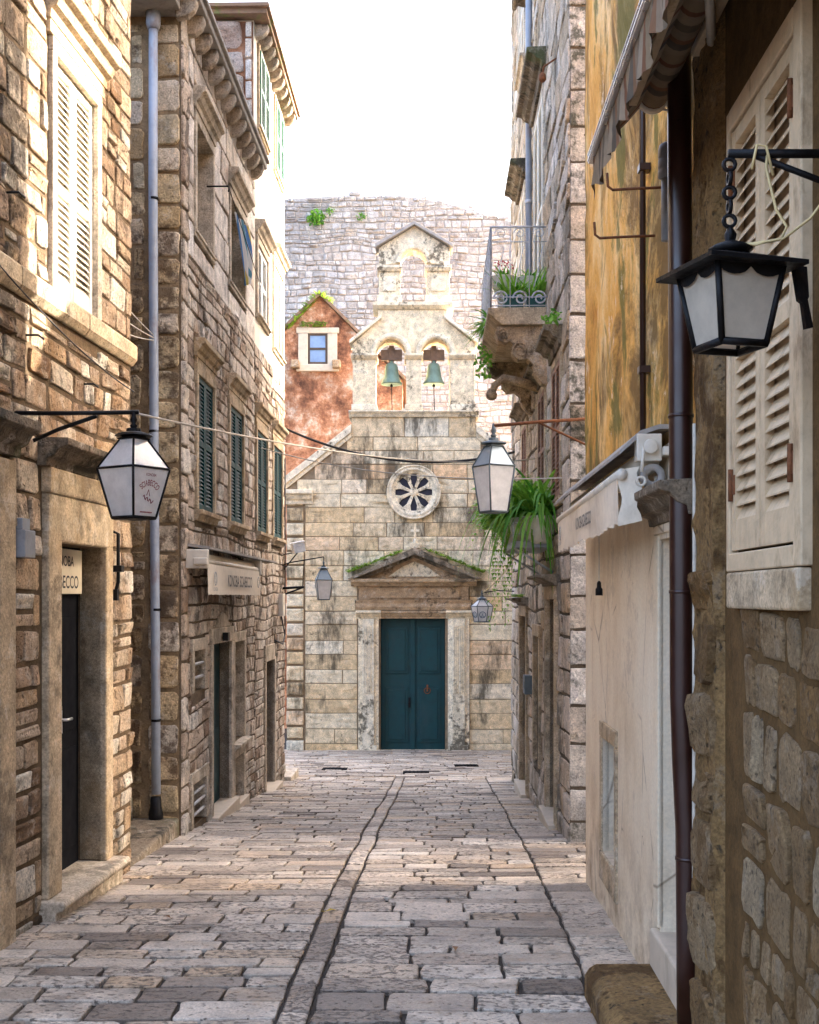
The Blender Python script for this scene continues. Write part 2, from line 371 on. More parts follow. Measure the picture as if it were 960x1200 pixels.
def plaster():
    n = NT('cream plaster'); s = n.noise(2.5, 8, .68, n.mp((1,1,.5))); f = n.noise(55, 4, .7)
    c = n.ramp(s, [(.3, (.68,.53,.35)), (.5, (.81,.68,.50)), (.7, (.86,.76,.59))])
    q = n.new('ShaderNodeSeparateXYZ'); n.put(q.inputs[0], n.tc)
    low = n.math('MULTIPLY', n.rng(n.noise(4, 7, .7), .45, .65), n.rng(q.outputs[2], .1, .75, .8, 0)); c = n.mix(c, (.34,.22,.12), low)
    v = n.new('ShaderNodeTexVoronoi', feature='DISTANCE_TO_EDGE'); n.put(v.inputs['Vector'], n.mp((1,1,.6), (3,1,2))); v.inputs['Scale'].default_value = 1.7
    cr = n.math('MULTIPLY', n.rng(v.outputs['Distance'], .0, .010, 1, 0), n.rng(n.noise(1.3, 4, .6, n.mp((1,1,1), (5,5,1))), .50, .56)); c = n.mix(c, (.22,.14,.08), n.math('MULTIPLY', cr, .8))
    pt = n.rng(n.noise(2.2, 9, .75, n.mp((1,.8,.8), (1,9,4))), .58, .60); c = n.mix(c, (.60,.49,.36), n.math('MULTIPLY', pt, .6))
    ch = n.rng(n.noise(6, 8, .75, n.mp((1,.7,.7), (4,4,7))), .66, .68); c = n.mix(c, (.30,.20,.12), n.math('MULTIPLY', ch, .8))
    c = n.mix(c, n.ramp(f, [(.3,.82),(.7,1.10)]), .7, 'MULTIPLY')
    return n.done(c, .88, n.bump(n.math('ADD', s, n.math('MULTIPLY', f, .25)), .35, .015), 0, .2)
M['plaster'] = plaster()
M['rough'] = stone_mat('rough broken render', [(.27,.155,.055), (.38,.235,.095), (.32,.19,.075)], stain=(.10,.048,.014), stain_amt=.8, stain_sc=3, bump=1.2, pits=.8, grain=.9, mottle=.12)
def redhouse():
    n = NT('red brown crumbling render'); s = n.noise(1.3, 8, .72); f = n.noise(14, 6, .75)
    c = n.ramp(s, [(.36, (.09,.04,.025)), (.44, (.28,.12,.065)), (.50, (.48,.22,.115)), (.55, (.60,.34,.21)), (.61, (.78,.63,.49))])
    c = n.mix(c, n.ramp(f, [(.3,.5),(.55,1),(.75,1.4)]), .85, 'MULTIPLY')
    d = n.rng(n.noise(.7, 7, .7, n.mp((1,1,.7),(3,3,3))), .48, .66, 0, .75); c = n.mix(c, (.12,.06,.035), d)
    return n.done(c, .92, n.bump(f, .7, .05), 0, .2)
M['red'] = redhouse()
M['rooft'] = plain_mat('mossy roof tile', (.26,.16,.10), .9, 0, .3, 8, .3, (.16,.22,.05), .9, 3)
M['slab'] = plain_mat('grey stone slab', (.34,.31,.28), .85, 0, .25, 9, .2, (.12,.10,.08), .6, 4)
M['wood_d'] = plain_mat('dark stained timber', (.075,.05,.032), .7, 0, .3, 9, .2)
M['corbel'] = stone_mat('stone eaves corbel', [(.34,.26,.18), (.44,.36,.28), (.50,.44,.38)], stain=(.05,.035,.025), stain_amt=.6, stain_sc=3, bump=.4)
M['white_sh'] = plain_mat('cream painted shutter', (.72,.66,.55), .55, 0, .08, 16, .05, (.45,.38,.28), .35, 9)
M['beige_sh'] = plain_mat('beige painted shutter', (.58,.44,.28), .6, 0, .18, 18, .12, (.26,.17,.09), .75, 9)
M['green_sh'] = plain_mat('dark teal shutter', (.001,.045,.050), .55, 0, .3, 14, .06, (.008,.075,.075), .5, 7, spec=.15)
M['green_sun'] = plain_mat('sun brightened green shutter', (.02,.17,.09), .5, 0, .2, 14, .06)  # shutter green lightened in its colour for the sun on the upper front
M['pale_sh'] = plain_mat('faded grey white shutter', (.66,.66,.66), .6, 0, .12, 14, .06, (.4,.36,.3), .4, 7)
M['brown_sh'] = plain_mat('weathered red brown shutter', (.27,.14,.085), .75, 0, .35, 14, .15, (.42,.31,.22), .6, 6)
M['door_t'] = plain_mat('teal painted door', (.0008,.040,.046), .5, 0, .22, 7, .05, (.015,.045,.05), .6, 3)
M['dark'] = plain_mat('dark interior', (.005,.005,.006), .8, 0, .2, spec=.05)
M['door_k'] = plain_mat('black door', (.003,.0035,.006), .6, 0, .3, 6, .03, spec=.12)
M['glass_d'] = plain_mat('dark leaded glass', (.03,.03,.045), .55, 0, .3, 3, .01, spec=.2)
M['glass'] = plain_mat('old window glass', (.05,.065,.085), .12, 0, .3, 3, .01, spec=.8)
M['glass_sky'] = plain_mat('pane painted sky blue', (.16,.24,.40), .08, 0, .3, 2, .01, spec=.9)  # reflected sky is put into the pane's blue base colour
M['iron'] = plain_mat('black wrought iron', (.005,.005,.006), .5, .1, .3, 30, .1, (.035,.016,.009), .4, 14, spec=.25)
M['rust'] = plain_mat('rusty iron', (.20,.075,.03), .8, .2, .4, 40, .2)
M['grey_iron'] = plain_mat('grey painted iron', (.52,.52,.52), .6, .1, .3, 30, .1, (.16,.09,.06), .5, 20)
M['lead'] = plain_mat('grey green lantern metal', (.11,.135,.145), .5, .3, .2, 14, .05)
M['pipe_b'] = plain_mat('blue grey painted pipe', (.33,.37,.44), .5, 0, .15, 9, .06, (.22,.10,.05), .5, 4)
M['pipe_br'] = plain_mat('brown glossy drainpipe', (.030,.008,.005), .34, .05, .25, 6, .03, (.035,.014,.01), .6, 3, spec=.6)
M['pvc'] = plain_mat('grey plastic', (.24,.25,.27), .5)
M['chrome'] = plain_mat('brushed aluminium', (.66,.66,.67), .28, .9, .05, 5, .0)
M['white_m'] = plain_mat('white enamel metal', (.70,.63,.52), .45, 0, .1, 12, .03, (.4,.3,.2), .3, 9)
M['cable_k'] = plain_mat('black rubber cable', (.02,.02,.022), .6)
M['cable_w'] = plain_mat('off white cable', (.58,.52,.43), .6)
M['cable_y'] = plain_mat('yellowed cord', (.60,.46,.22), .6)
M['ink'] = plain_mat('dark ink', (.03,.03,.035), .7)
M['ink_r'] = plain_mat('wine red ink', (.26,.04,.055), .7)
M['ink_g'] = plain_mat('faded grey ink', (.34,.34,.33), .8)
M['ink_b'] = plain_mat('blue grey ink', (.10,.17,.24), .7)
M['sign'] = plain_mat('cream sign board', (.62,.54,.40), .6, 0, .1)
M['bronze'] = plain_mat('green bronze bell', (.21,.30,.23), .65, .2, .3, 5, .1, (.09,.13,.08), .6, 4)
M['stock'] = plain_mat('rust red bell timber', (.20,.13,.09), .8, 0, .4, 9, .2)
M['canvas'] = plain_mat('cream awning canvas', (.78,.68,.54), .85, 0, .1, 20, .05, (.46,.35,.24), .4, 3)
M['pot'] = plain_mat('pale ceramic pot', (.70,.66,.58), .5, 0, .1)
M['potg'] = plain_mat('dark green plastic trough', (.015,.09,.075), .5)
M['metal_tray'] = plain_mat('grey galvanised tray', (.30,.30,.32), .5, .4, .2)
M['lamp_w'] = plain_mat('white floodlight case', (.80,.80,.80), .4)
def stripes():
    n = NT('faded striped canvas'); q = n.new('ShaderNodeSeparateXYZ'); n.put(q.inputs[0], n.tc)
    fr = n.math('FRACT', n.math('MULTIPLY', q.outputs[1], 2.7))
    c = n.ramp(fr, [(0, (.26,.19,.12)), (.18, (.19,.09,.05)), (.26, (.29,.22,.15)), (.42, (.15,.115,.075)), (.55, (.26,.19,.13)), (.70, (.21,.11,.06)), (.78, (.12,.095,.07)), (.9, (.28,.21,.14))], 'CONSTANT')
    v = n.noise(8, 6, .65); c = n.mix(c, n.ramp(v, [(.3,.6),(.7,1.2)]), .7, 'MULTIPLY')
    def ex(b):
        tr = n.new('ShaderNodeBsdfTranslucent'); n.put(tr.inputs[0], c); m = n.new('ShaderNodeMixShader'); m.inputs[0].default_value = .04
        n.put(m.inputs[1], b); n.put(m.inputs[2], tr.outputs[0]); return m.outputs[0]
    return n.done(c, .9, n.bump(v, .2, .01), 0, .1, ex)
M['stripe'] = stripes()
def frost(name, col):
    n = NT(name); v = n.noise(12, 6, .7); c = n.mix(col, n.ramp(v, [(.3,.78),(.7,1.08)]), .8, 'MULTIPLY')
    def ex(b):
        tr = n.new('ShaderNodeBsdfTranslucent'); n.put(tr.inputs[0], c); m = n.new('ShaderNodeMixShader'); m.inputs[0].default_value = .42
        n.put(m.inputs[1], b); n.put(m.inputs[2], tr.outputs[0]); return m.outputs[0]
    return n.done(c, .18, None, 0, .6, ex)
M['frost'] = frost('frosted lantern pane', (.93,.91,.89))
M['leadp'] = plain_mat('blue grey lantern roof sheet', (.34,.40,.43), .35, .2, .15, 6, .03)
M['frostd'] = frost('dusty frosted pane', (.74,.66,.54))
def leafmat(name, a, b):
    n = NT(name); t = n.tint(); c = n.mix(a, b, t[0]); v = n.noise(20, 3, .6); c = n.mix(c, n.ramp(v, [(.3,.7),(.7,1.25)]), .8, 'MULTIPLY')
    def ex(bs):
        tr = n.new('ShaderNodeBsdfTranslucent'); n.put(tr.inputs[0], c); m = n.new('ShaderNodeMixShader'); m.inputs[0].default_value = .35
        n.put(m.inputs[1], bs); n.put(m.inputs[2], tr.outputs[0]); return m.outputs[0]
    return n.done(c, .5, None, 0, .4, ex)
M['leaf'] = leafmat('fresh fern leaf', (.10,.34,.02), (.40,.62,.09))
M['leafd'] = leafmat('dark strap leaf', (.06,.25,.02), (.26,.50,.06))
M['mossg'] = leafmat('bright wall moss', (.14,.26,.02), (.30,.44,.05))
M['flower'] = plain_mat('pink petals', (.55,.08,.12), .6)

# ------------------------------------------------------------------ small builders
def text_mb(mb, s, fr, uc, vb, size, w, flipu=False, arc=0, squash=1, col=None):
    cu = bpy.data.curves.new('lettering', 'FONT'); cu.body = s; cu.align_x = 'CENTER'; cu.size = size; cu.extrude = 0; cu.offset = size*.012
    ob = bpy.data.objects.new('lettering', cu); C.objects.link(ob); bpy.context.view_layer.update()
    me = bpy.data.meshes.new_from_object(ob.evaluated_get(bpy.context.evaluated_depsgraph_get()))
    sg = -1 if flipu else 1; vs = []
    for v in me.vertices:
        x, y = v.co.x*squash, v.co.y
        if arc:
            a = x/arc; x = (arc+y)*math.sin(a); y = (arc+y)*math.cos(a)-arc
        vs.append(fr.p(uc+sg*x, vb+y, w))
    mb.add(vs, [tuple(p.vertices) for p in me.polygons], col)
    bpy.data.objects.remove(ob); bpy.data.curves.remove(cu); bpy.data.meshes.remove(me)

CORN = lambda v0, v1, w: [(0, v0), (w*.28, v0), (w*.32, v0+(v1-v0)*.25), (w*.55, v0+(v1-v0)*.35), (w*.72, v0+(v1-v0)*.6), (w*.95, v0+(v1-v0)*.68), (w, v0+(v1-v0)*.72), (w, v1-.006), (0, v1)]
def shutter(name, fr, u0, u1, v0, v1, w, mat, parent, rail=.045, mid=(.5,), pitch=.036, thick=.028, bottom=None):
    mb = MB(); r = rail; bt = bottom or r
    mb.box(fr, u0, u0+r, v0, v1, w, w+thick); mb.box(fr, u1-r, u1, v0, v1, w, w+thick)
    rails = [(v0, v0+bt)]+[(v0+(v1-v0)*m-r*.5, v0+(v1-v0)*m+r*.5) for m in mid]+[(v1-r, v1)]
    for a, b in rails: mb.box(fr, u0+r, u1-r, a, b, w+.001, w+thick-.001)
    for (a, b), (c, d) in zip(rails, rails[1:]):
        k = max(1, int((c-b)/pitch)); st = (c-b)/k
        for i in range(k):
            z = b+st*i
            pr = [(w+thick-.003, z), (w+thick-.003, z+.005), (w+.003, z+st*.98), (w+.003, z+st*.98-.005)]
            mb.run(fr, pr, u0+r-.002, u1-r+.002)
    mb.box(fr, u0+r*.5, u1-r*.5, v0+.01, v1-.01, w-.012, w-.006)
    return mb.build(name, mat, parent)
def window(house, fr, u0, u1, v0, v1, sur=.07, deep=.16, pane='dark', sh=None, trim='trim', cornice=None, sill=None, closed=True, shw=-.03, frame=True, csw=.1, pitch=.036, mid=(.5,), bottom=None, panew=None):
    """opening u0..u1, v0..v1; returns the window part"""
    mb = MB(); mb.box(fr, u0-.01, u1+.01, v0-.01, v1+.01, -deep-.02, -deep)
    win = mb.build('window', M[pane], house)
    if frame and not sh:
        mb = MB(); t = .035
        mb.box(fr, u0+.005, u0+t, v0, v1-.005, -deep+.001, -deep+.03); mb.box(fr, u1-t, u1-.005, v0, v1-.005, -deep+.001, -deep+.03)
        mb.box(fr, u0+t, u1-t, v1-t, v1-.005, -deep+.001, -deep+.029); mb.box(fr, u0+t, u1-t, v0, v0+t, -deep+.001, -deep+.029); c = (u0+u1)/2
        mb.box(fr, c-.018, c+.018, v0+t, v1-t, -deep+.001, -deep+.029); mb.build('frame', M['white_sh'], win, bevel=.003)
    if sur:
        mb = MB(); o = .028
        mb.box(fr, u0-sur, u0+.003, v0-.0, v1-.003, -deep+.004, o); mb.box(fr, u1-.003, u1+sur, v0-.0, v1-.003, -deep+.004, o); mb.box(fr, u0-sur, u1+sur, v1-.003, v1+sur*1.1, -deep+.004, o+.002)
        mb.build('surround', M[trim], win, bevel=.006)
    if cornice:
        a, b, w = cornice; mb = MB(); mb.run(fr, CORN(a, b, w), u0-sur-.03, u1+sur+.03); mb.build('cornice', M[trim], win, bevel=.004)
        if a-(v1+sur*1.1) > .02:
            mb = MB(); mb.box(fr, u0-sur+.01, u1+sur-.01, v1+sur*1.1, a, -.05, .02); mb.build('frieze', M[trim], win)
    if sill:
        mb = MB(); mb.run(fr, [(-.05, v0-sill), (.03, v0-sill), (csw*.6, v0-sill*.5), (csw, v0-sill*.45), (csw, v0-.008), (-.05, v0)], u0-sur-.02, u1+sur+.02); mb.build('sill', M[trim], win, bevel=.004)
    if sh:
        c = (u0+u1)/2
        shutter('shutter', fr, u0+.006, c-.003, v0+.006, v1-.006, shw, M[sh], win, pitch=pitch, mid=mid, bottom=bottom)
        shutter('shutter', fr, c+.003, u1-.006, v0+.006, v1-.006, shw, M[sh], win, pitch=pitch, mid=mid, bottom=bottom)
    return win
def house_body(house, fr, u0, u1, v0, v1, depth, mat, w=-.45):
    mb = MB(); mb.box(fr, u0, u1, v0, v1, -depth, w-.002, (.5,.5,.5)); return mb.build('back_wall', mat, house)

def lantern(root, c, n, rot, r_top, r_bot, r_cap, hb, hr, metal, glass, roof_glass=True, r_over=0, bar=.007, cap=.03, roofmat=None):
    """c = centre of the wide rim; body hangs hb below it, roof rises hr above it"""
    c = Vector(c)
    def P(r, k, z): t = rot+2*PI*k/n; return c+Vector((r*math.cos(t), r*math.sin(t), z))
    mb = MB()
    for k in range(n):
        mb.tube([P(r_top, k, 0), P(r_bot, k, -hb)], bar, 6); mb.tube([P(r_top, k, 0), P(r_top, k+1, 0)], bar, 6); mb.tube([P(r_bot, k, -hb), P(r_bot, k+1, -hb)], bar*1.15, 6)
        if roof_glass: mb.tube([P(r_top, k, 0), P(r_cap, k, hr)], bar*.9, 6)
    mb.build('frame', metal, root)
    g = MB(); g2 = MB()
    for k in range(n):
        g.add([P(r_top*.985, k, -.002), P(r_top*.985, k+1, -.002), P(r_bot*.985, k+1, -hb), P(r_bot*.985, k, -hb)], [(0,1,2,3)])
        if roof_glass: (g2 if roofmat else g).add([P(r_top*.985, k, .002), P(r_top*.985, k+1, .002), P(r_cap*.97, k+1, hr), P(r_cap*.97, k, hr)], [(0,1,2,3)])
    g.build('glass', glass, root)
    if roofmat: g2.build('roof_panes', roofmat, root)
    m = MB()
    if roof_glass:
        m.lathe(c, [(r_cap*.85, hr), (r_cap*.85, hr+cap*.55)], n, None, False, rot)
        m.lathe(c, [(r_cap*1.35, hr+cap*.55), (r_cap*1.25, hr+cap*.8), (r_cap*.55, hr+cap*1.15), (r_cap*.5, hr+cap*1.6)], n*3, None, False, rot)
        m.lathe(c, [(r_cap*.9, hr+cap*.0-.002), (r_cap*1.15, hr+.004), (r_cap*1.15, hr+.010), (r_cap*.6, hr+.012)], n, None, False, rot)
        z = hr+cap*1.6; k = cap/.03
        m.lathe(c, [(.010*k, z), (.017*k, z+.012*k), (.008*k, z+.02*k), (.016*k, z+.036*k), (.011*k, z+.05*k), (.004*k, z+.075*k)], 12)
    else:
        m.lathe(c, [(r_over, -.006), (r_over, .004), (r_cap*1.6, hr*.75), (r_cap, hr)], n, None, False, rot)
        m.lathe(c, [(r_cap*1.5, hr*.8), (r_cap*1.9, hr), (r_cap*1.5, hr+.008), (.012, hr+.02), (.015, hr+.035), (.006, hr+.05)], 12)
        for k in range(n):          # scalloped apron under the roof
            a, b = P(r_top*1.02, k, 0), P(r_top*1.02, k+1, 0); a2, b2 = P(r_top*.965, k, -.0), P(r_top*.965, k+1, 0); q = 12; vs = []
            for i in range(q+1):
                t = i/q; top = a.lerp(b, t); d = .012+.020*abs(math.sin(t*PI*2))**.6*(1 if t < .0 or True else 0); vs += [top, top.lerp(c, .02)+Vector((0,0,-d))]
            m.add(vs, [(2*i, 2*i+2, 2*i+3, 2*i+1) for i in range(q)])
    m.build('roof_cap', metal, root)
    b = MB(); b.lathe(c+Vector((0,0,-hb-.01)), [(r_bot*1.0, 0), (r_bot*1.03, .01), (r_bot*.9, .014)], n, None, False, rot) if roof_glass else None
    if roof_glass: b.build('base_ring', metal, root)
def cable(name, label, a, b, sag, r, mat, n=24, cat='cable', group=None):
    a, b = Vector(a), Vector(b); pts = []
    for i in range(n+1):
        t = i/n; p = a.lerp(b, t); p.z -= sag*4*t*(1-t); pts.append(p)
    mb = MB(); mb.tube(pts, r, 6)
    return tag(mb.build(name, mat, None, a), label, cat, group)
def scroll(mb, c, du, dv, r, turns, rad, s=1, a0=0):
    pts = []
    for i in range(28):
        t = i/27; a = a0+s*t*turns*2*PI; q = r*(1-.8*t)
        pts.append(Vector(c)+Vector(du)*(q*math.cos(a))+Vector(dv)*(q*math.sin(a)))
    mb.tube(pts, rad, 5)
def blade(mb, base, az, length, width, rise, droop, seg=6):
    base = Vector(base); d = Vector((math.cos(az), math.sin(az), 0)); s = Vector((-d.y, d.x, 0)); vs = []
    for i in range(seg+1):
        t = i/seg; p = base+d*(length*t*(1-.25*t))+Vector((0,0,length*(rise*t-droop*t*t))); w = width*(1-t)**.6*(.5+min(1, t*4)*.5)
        vs += [p-s*w/2+Vector((0,0,w*.2)), p+s*w/2+Vector((0,0,w*.2))] if i < seg else [p, p]
    mb.add(vs, [(2*i, 2*i+1, 2*i+3, 2*i+2) for i in range(seg)])
def frond(mb, base, az, length, rise, droop, leaf=.05, n=12):
    base = Vector(base); d = Vector((math.cos(az), math.sin(az), 0)); s = Vector((-d.y, d.x, 0))
    for i in range(1, n+1):
        t = i/n; p = base+d*(length*t*(1-.3*t))+Vector((0,0,length*(rise*t-droop*t*t)))
        L = leaf*math.sin(PI*min(1, t*.85+.12))
        for q in (-1, 1):
            tip = p+s*q*L+d*L*.5+Vector((0,0,-L*R.uniform(.1,.6))); m = p.lerp(tip, .5)
            mb.add([p, m+d*L*.22, tip, m-d*L*.22], [(0,1,2,3)])
def tuft(mb, fr, u0, u1, v, w, n, size):
    for i in range(n):
        p = fr.p(R.uniform(u0, u1), v, w+R.uniform(-.03, .03)*size*8); a = R.uniform(0, 2*PI); h = size*R.uniform(.5, 1.3)
        blade(mb, p, a, h, h*.35, .8, .6, 3)
def leafball(mb, c, rx, ry, rz, n, size):
    for i in range(n):
        while True:
            q = Vector((R.uniform(-1,1), R.uniform(-1,1), R.uniform(-1,1)))
            if q.length < 1: break
        p = Vector(c)+Vector((q.x*rx, q.y*ry, q.z*rz)); a = Vector((R.uniform(-1,1), R.uniform(-1,1), R.uniform(-1,.4))).normalized(); b = a.cross(Vector((R.random(), R.random(), R.random()))).normalized(); L = size*R.uniform(.6, 1.3)
        mb.add([p, p+a*L*.5+b*L*.3, p+a*L, p+a*L*.5-b*L*.3], [(0,1,2,3)])

def ring(mb, fr, uc, vc, prof, n=48, a0=0, a1=2*PI):
    m = len(prof); vs = []
    for i in range(n+1):
        t = a0+(a1-a0)*i/n
        for r, w in prof: vs.append(fr.p(uc+r*math.cos(t), vc+r*math.sin(t), w))
    mb.add(vs, [(i*m+j, (i+1)*m+j, (i+1)*m+(j+1) % m, i*m+(j+1) % m) for i in range(n) for j in range(m)], None, True)
# ================================================================== THE GROUND
mb = MB()
xs = [-160, -60, -20, -8, -4, -2, 0, 2, 4, 8, 20, 60, 160]; ys = [-120, -40, -10, 0]+[1+.5*i for i in range(60)]+[32, 36, 45, 60, 100, 300]
for a, b in zip(xs, xs[1:]):
    for c, d in zip(ys, ys[1:]):
        mb.add([(a,c,gz(c)-.012), (b,c,gz(c)-.012), (b,d,gz(d)-.012), (a,d,gz(d)-.012)], [(0,1,2,3)], (.5,.5,.5), True)
tag(mb.build('ground', M['joint'], None, (0,0,0)), kind='structure')
GL = Ground(-.6, .0275)
mb = MB()
kw = dict(seed=3.3, clamp=False, rnd=.20, edge=.007, tilt=.4, jit=.06)
stones(mb, GL, -2.1, -.066, 1.0, 17.4, (.13,.23), (.20,.52), .010, (.005,.010), warp=.03, skip=.0, **kw)
stones(mb, GL, .066, 1.224, 1.0, 17.4, (.13,.23), (.20,.50), .010, (.005,.010), warp=.03, skip=.004, **kw)
stones(mb, GL, 1.226, 1.9, 3.0, 17.4, (.14,.26), (.24,.52), .010, (.005,.010), warp=.03, skip=.01, **kw)
v = 1.0
while v < 17.2:
    h = R.uniform(.22, .42); one_stone(mb, GL, 0, v+h/2, .056, h/2-.007, .011, .2, .03, 3.3, .015, .4, .04, None, None); v += h
stones(mb, Ground(), -6.5, 6.5, 17.45, 26.9, (.17,.30), (.25,.62), .013, (.006,.014), warp=.09, skip=.01, **kw)
tag(mb.build('street_paving', M['pave'], None, (0,0,0)), kind='structure')
mb = MB(); 
for a, b in ((.96, 20.0), (.1, 18.1), (-1.2, 19.0)):
    mb.box(Ground(), a-.2, a+.2, b, b+.45, .002, .022)
    for i in range(6): mb.box(Ground(), a-.17+i*.06, a-.14+i*.06, b+.05, b+.4, .02, .027)
mb.build('drain_grate', M['dark'], None, (0,0,0))['kind'] = 'structure'

# ================================================================== LEFT NEAR HOUSE
GB = lambda fr: (lambda u: gz(u)-E)
h = thing('stone_house', 'rough honey stone house at the left edge with cream shutters above a dark doorway', 'house', (-2.2, 6.9, gz(6.9)))
WIN = (6.54, 7.21, 1.68, 2.97); D = (6.58, 7.33, -1.62, .30)
D2 = (4.7, 5.75, -1.62, .45)
mb = MB(); panel(mb, L1, 3.5, 7.93, -2.2, 4.6, [(*WIN, .2), (*D, .14), (*D2, .2)])
mb.build('wall', M['l1m'], h)
mb = MB()
hol = [(WIN[0]-.1, WIN[1]+.07, WIN[2]-.2, WIN[3]+.32), (D[0]-.25, D[1]+.13, -2.2, .84), (D2[0]-.2, D2[1]+.2, -2.2, .88)]
stones(mb, L1, 3.6, 7.93, -1.95, 1.53, (.10,.20), (.14,.38), .020, (.005,.020), rnd=.24, warp=.07, holes=hol, base=GB(L1), edge=.008, tilt=.5, split=.18, jit=.09)
stones(mb, L1, 3.6, 7.93, 1.69, 4.6, (.10,.19), (.14,.36), .016, (.005,.018), rnd=.24, warp=.06, holes=hol, edge=.008, tilt=.5, split=.18, jit=.09)
mb.build('masonry', M['l1'], h)
house_body(h, L1, 3.5, 7.93, -2.2, 4.6, 5, M['l1m'])
mb = MB(); mb.box(L1, 3.3, 8.1, 4.602, 4.75, -5.2, .3); mb.build('roof', M['rooft'], h)
mb = MB()
for a in range(5, 8):
    mb.run(L1, [(0, 1.53), (.02, 1.53), (.05, 1.57), (.05, 1.66), (.02, 1.685), (0, 1.685)], a-.996, min(a-.004+0, 7.93))
mb.run(L1, [(0, 1.53), (.02, 1.53), (.05, 1.57), (.05, 1.66), (.02, 1.685), (0, 1.685)], 7.004, 7.93)
mb.build('string_course', M['trim'], h, bevel=.008)
w = window(h, L1, *WIN, sur=.07, deep=.14, sh='white_sh', trim='trimp', shw=-.035, cornice=None, pitch=.038, mid=(.46,), bottom=.10)
mb = MB(); mb.run(L1, CORN(3.12, 3.30, .13), WIN[0]-.13, WIN[1]+.13); mb.box(L1, WIN[0]-.11, WIN[1]+.11, 3.05, 3.12, -.05, .03); mb.build('cornice', M['trim'], w, bevel=.004)
# doorway
mb = MB(); mb.box(L1, D[0]-.02, D[1]+.02, -2.0, D[3]+.01, -.16, -.139); mb.box(L1, 6.72, 6.95, -1.5, -.9, -.139, -.128); mb.box(L1, 7.0, 7.26, -1.5, -.9, -.139, -.128); mb.box(L1, 6.72, 6.95, -.8, -.12, -.139, -.128); mb.box(L1, 7.0, 7.26, -.8, -.12, -.139, -.128)
d = mb.build('door', M['door_k'], h, bevel=.004)
mb = MB(); mb.tube([L1.p(7.0, -.72, -.128), L1.p(7.0, -.72, -.09), L1.p(7.08, -.72, -.09)], .009, 8); mb.box(L1, 6.985, 7.015, -.80, -.64, -.13, -.122); mb.build('handle', M['chrome'], d)
mb = MB(); mb.box(L1, 6.62, 7.30, .02, .285, -.128, -.105); sg = mb.build('sign_board', M['sign'], d, bevel=.003)
mb = MB(); text_mb(mb, 'KONOBA', L1, 6.97, .185, .085, -.103, squash=1.0); mb.build('sign_lettering', M['ink'], d)
mb = MB(); text_mb(mb, 'SCIABECCO', L1, 6.97, .055, .105, -.103, squash=.93); mb.build('sign_lettering', M['ink'], d)
mb = MB(); mb.box(L1, D[0]-.20, D[0], -1.62, .32, -.14, .04); mb.box(L1, D[1], D[1]+.13, -1.62, .32, -.14, .04); mb.box(L1, D[0]-.20, D[1]+.13, .302, .56, -.14, .042); mb.box(L1, D[0]-.205, D[1]+.135, .56, .70, -.05, .055)
mb.build('surround', M['trim'], d, bevel=.012)
mb = MB(); mb.run(L1, CORN(.70, .85, .17), D[0]-.27, D[1]+.2); mb.build('cornice', M['trimm'], d, bevel=.004)
mb = MB(); mb.run(L1, [(-.2, -1.9), (.09, -1.9), (.09, -1.68), (.13, -1.67), (.145, -1.645), (.13, -1.62), (-.2, -1.615)], D[0]-.24, D[1]+.17); mb.build('doorstep', M['trimp'], d, bevel=.012)
# second doorway, mostly out of the picture
mb = MB(); mb.box(L1, D2[0]-.02, D2[1]+.02, -2.0, D2[3]+.01, -.22, -.199); d = mb.build('door', M['door_k'], h)
mb = MB(); mb.box(L1, D2[0]-.2, D2[0], -1.9, .47, -.2, .04); mb.box(L1, D2[1], D2[1]+.2, -1.9, .47, -.2, .04); mb.box(L1, D2[0]-.2, D2[1]+.2, .452, .68, -.2, .042); mb.build('surround', M['trim'], d, bevel=.012)
mb = MB(); mb.run(L1, CORN(.70, .88, .15), D2[0]-.25, D2[1]+.24); mb.build('cornice', M['trimm'], d, bevel=.004)
# little fittings on this wall
mb = MB(); mb.box(L1, 5.98, 6.12, .20, .34, .0, .07); mb.box(L1, 6.0, 6.10, .34, .40, .01, .05); o = mb.build('junction_box', M['pvc'], None, L1.p(6.05, .2), bevel=.006); tag(o, 'small grey electrical box on the stone between the two left doorways', 'electrical box')
mb = MB(); mb.tube([L1.p(7.52, .42, .0), L1.p(7.52, .40, .05), L1.p(7.52, .1, .05), L1.p(7.52, .02, .03)], .012, 6); mb.box(L1, 7.49, 7.55, .16, .20, 0, .08); mb.box(L1, 7.50, 7.54, -.02, .05, 0, .05)
tag(mb.build('shutter_hook', M['iron'], None, L1.p(7.52, -.02), bevel=.003), 'black iron hook on the stone right of the dark left doorway', 'hook')
for i, (u, v) in enumerate(((5.9, 2.0), (6.15, 1.35), (7.0, 1.25))):
    mb = MB(); mb.tube([L1.p(u, v, -.02), L1.p(u, v, .07), L1.p(u+.05, v-.01, .08)], .006, 6)
    tag(mb.build('wall_spike', M['iron'], None, L1.p(u, v)), ['iron spike above the string course, nearest the left edge', 'iron spike below the string course at the left edge', 'iron spike under the cream shuttered window'][i], 'iron spike', 'iron spikes in the left wall')

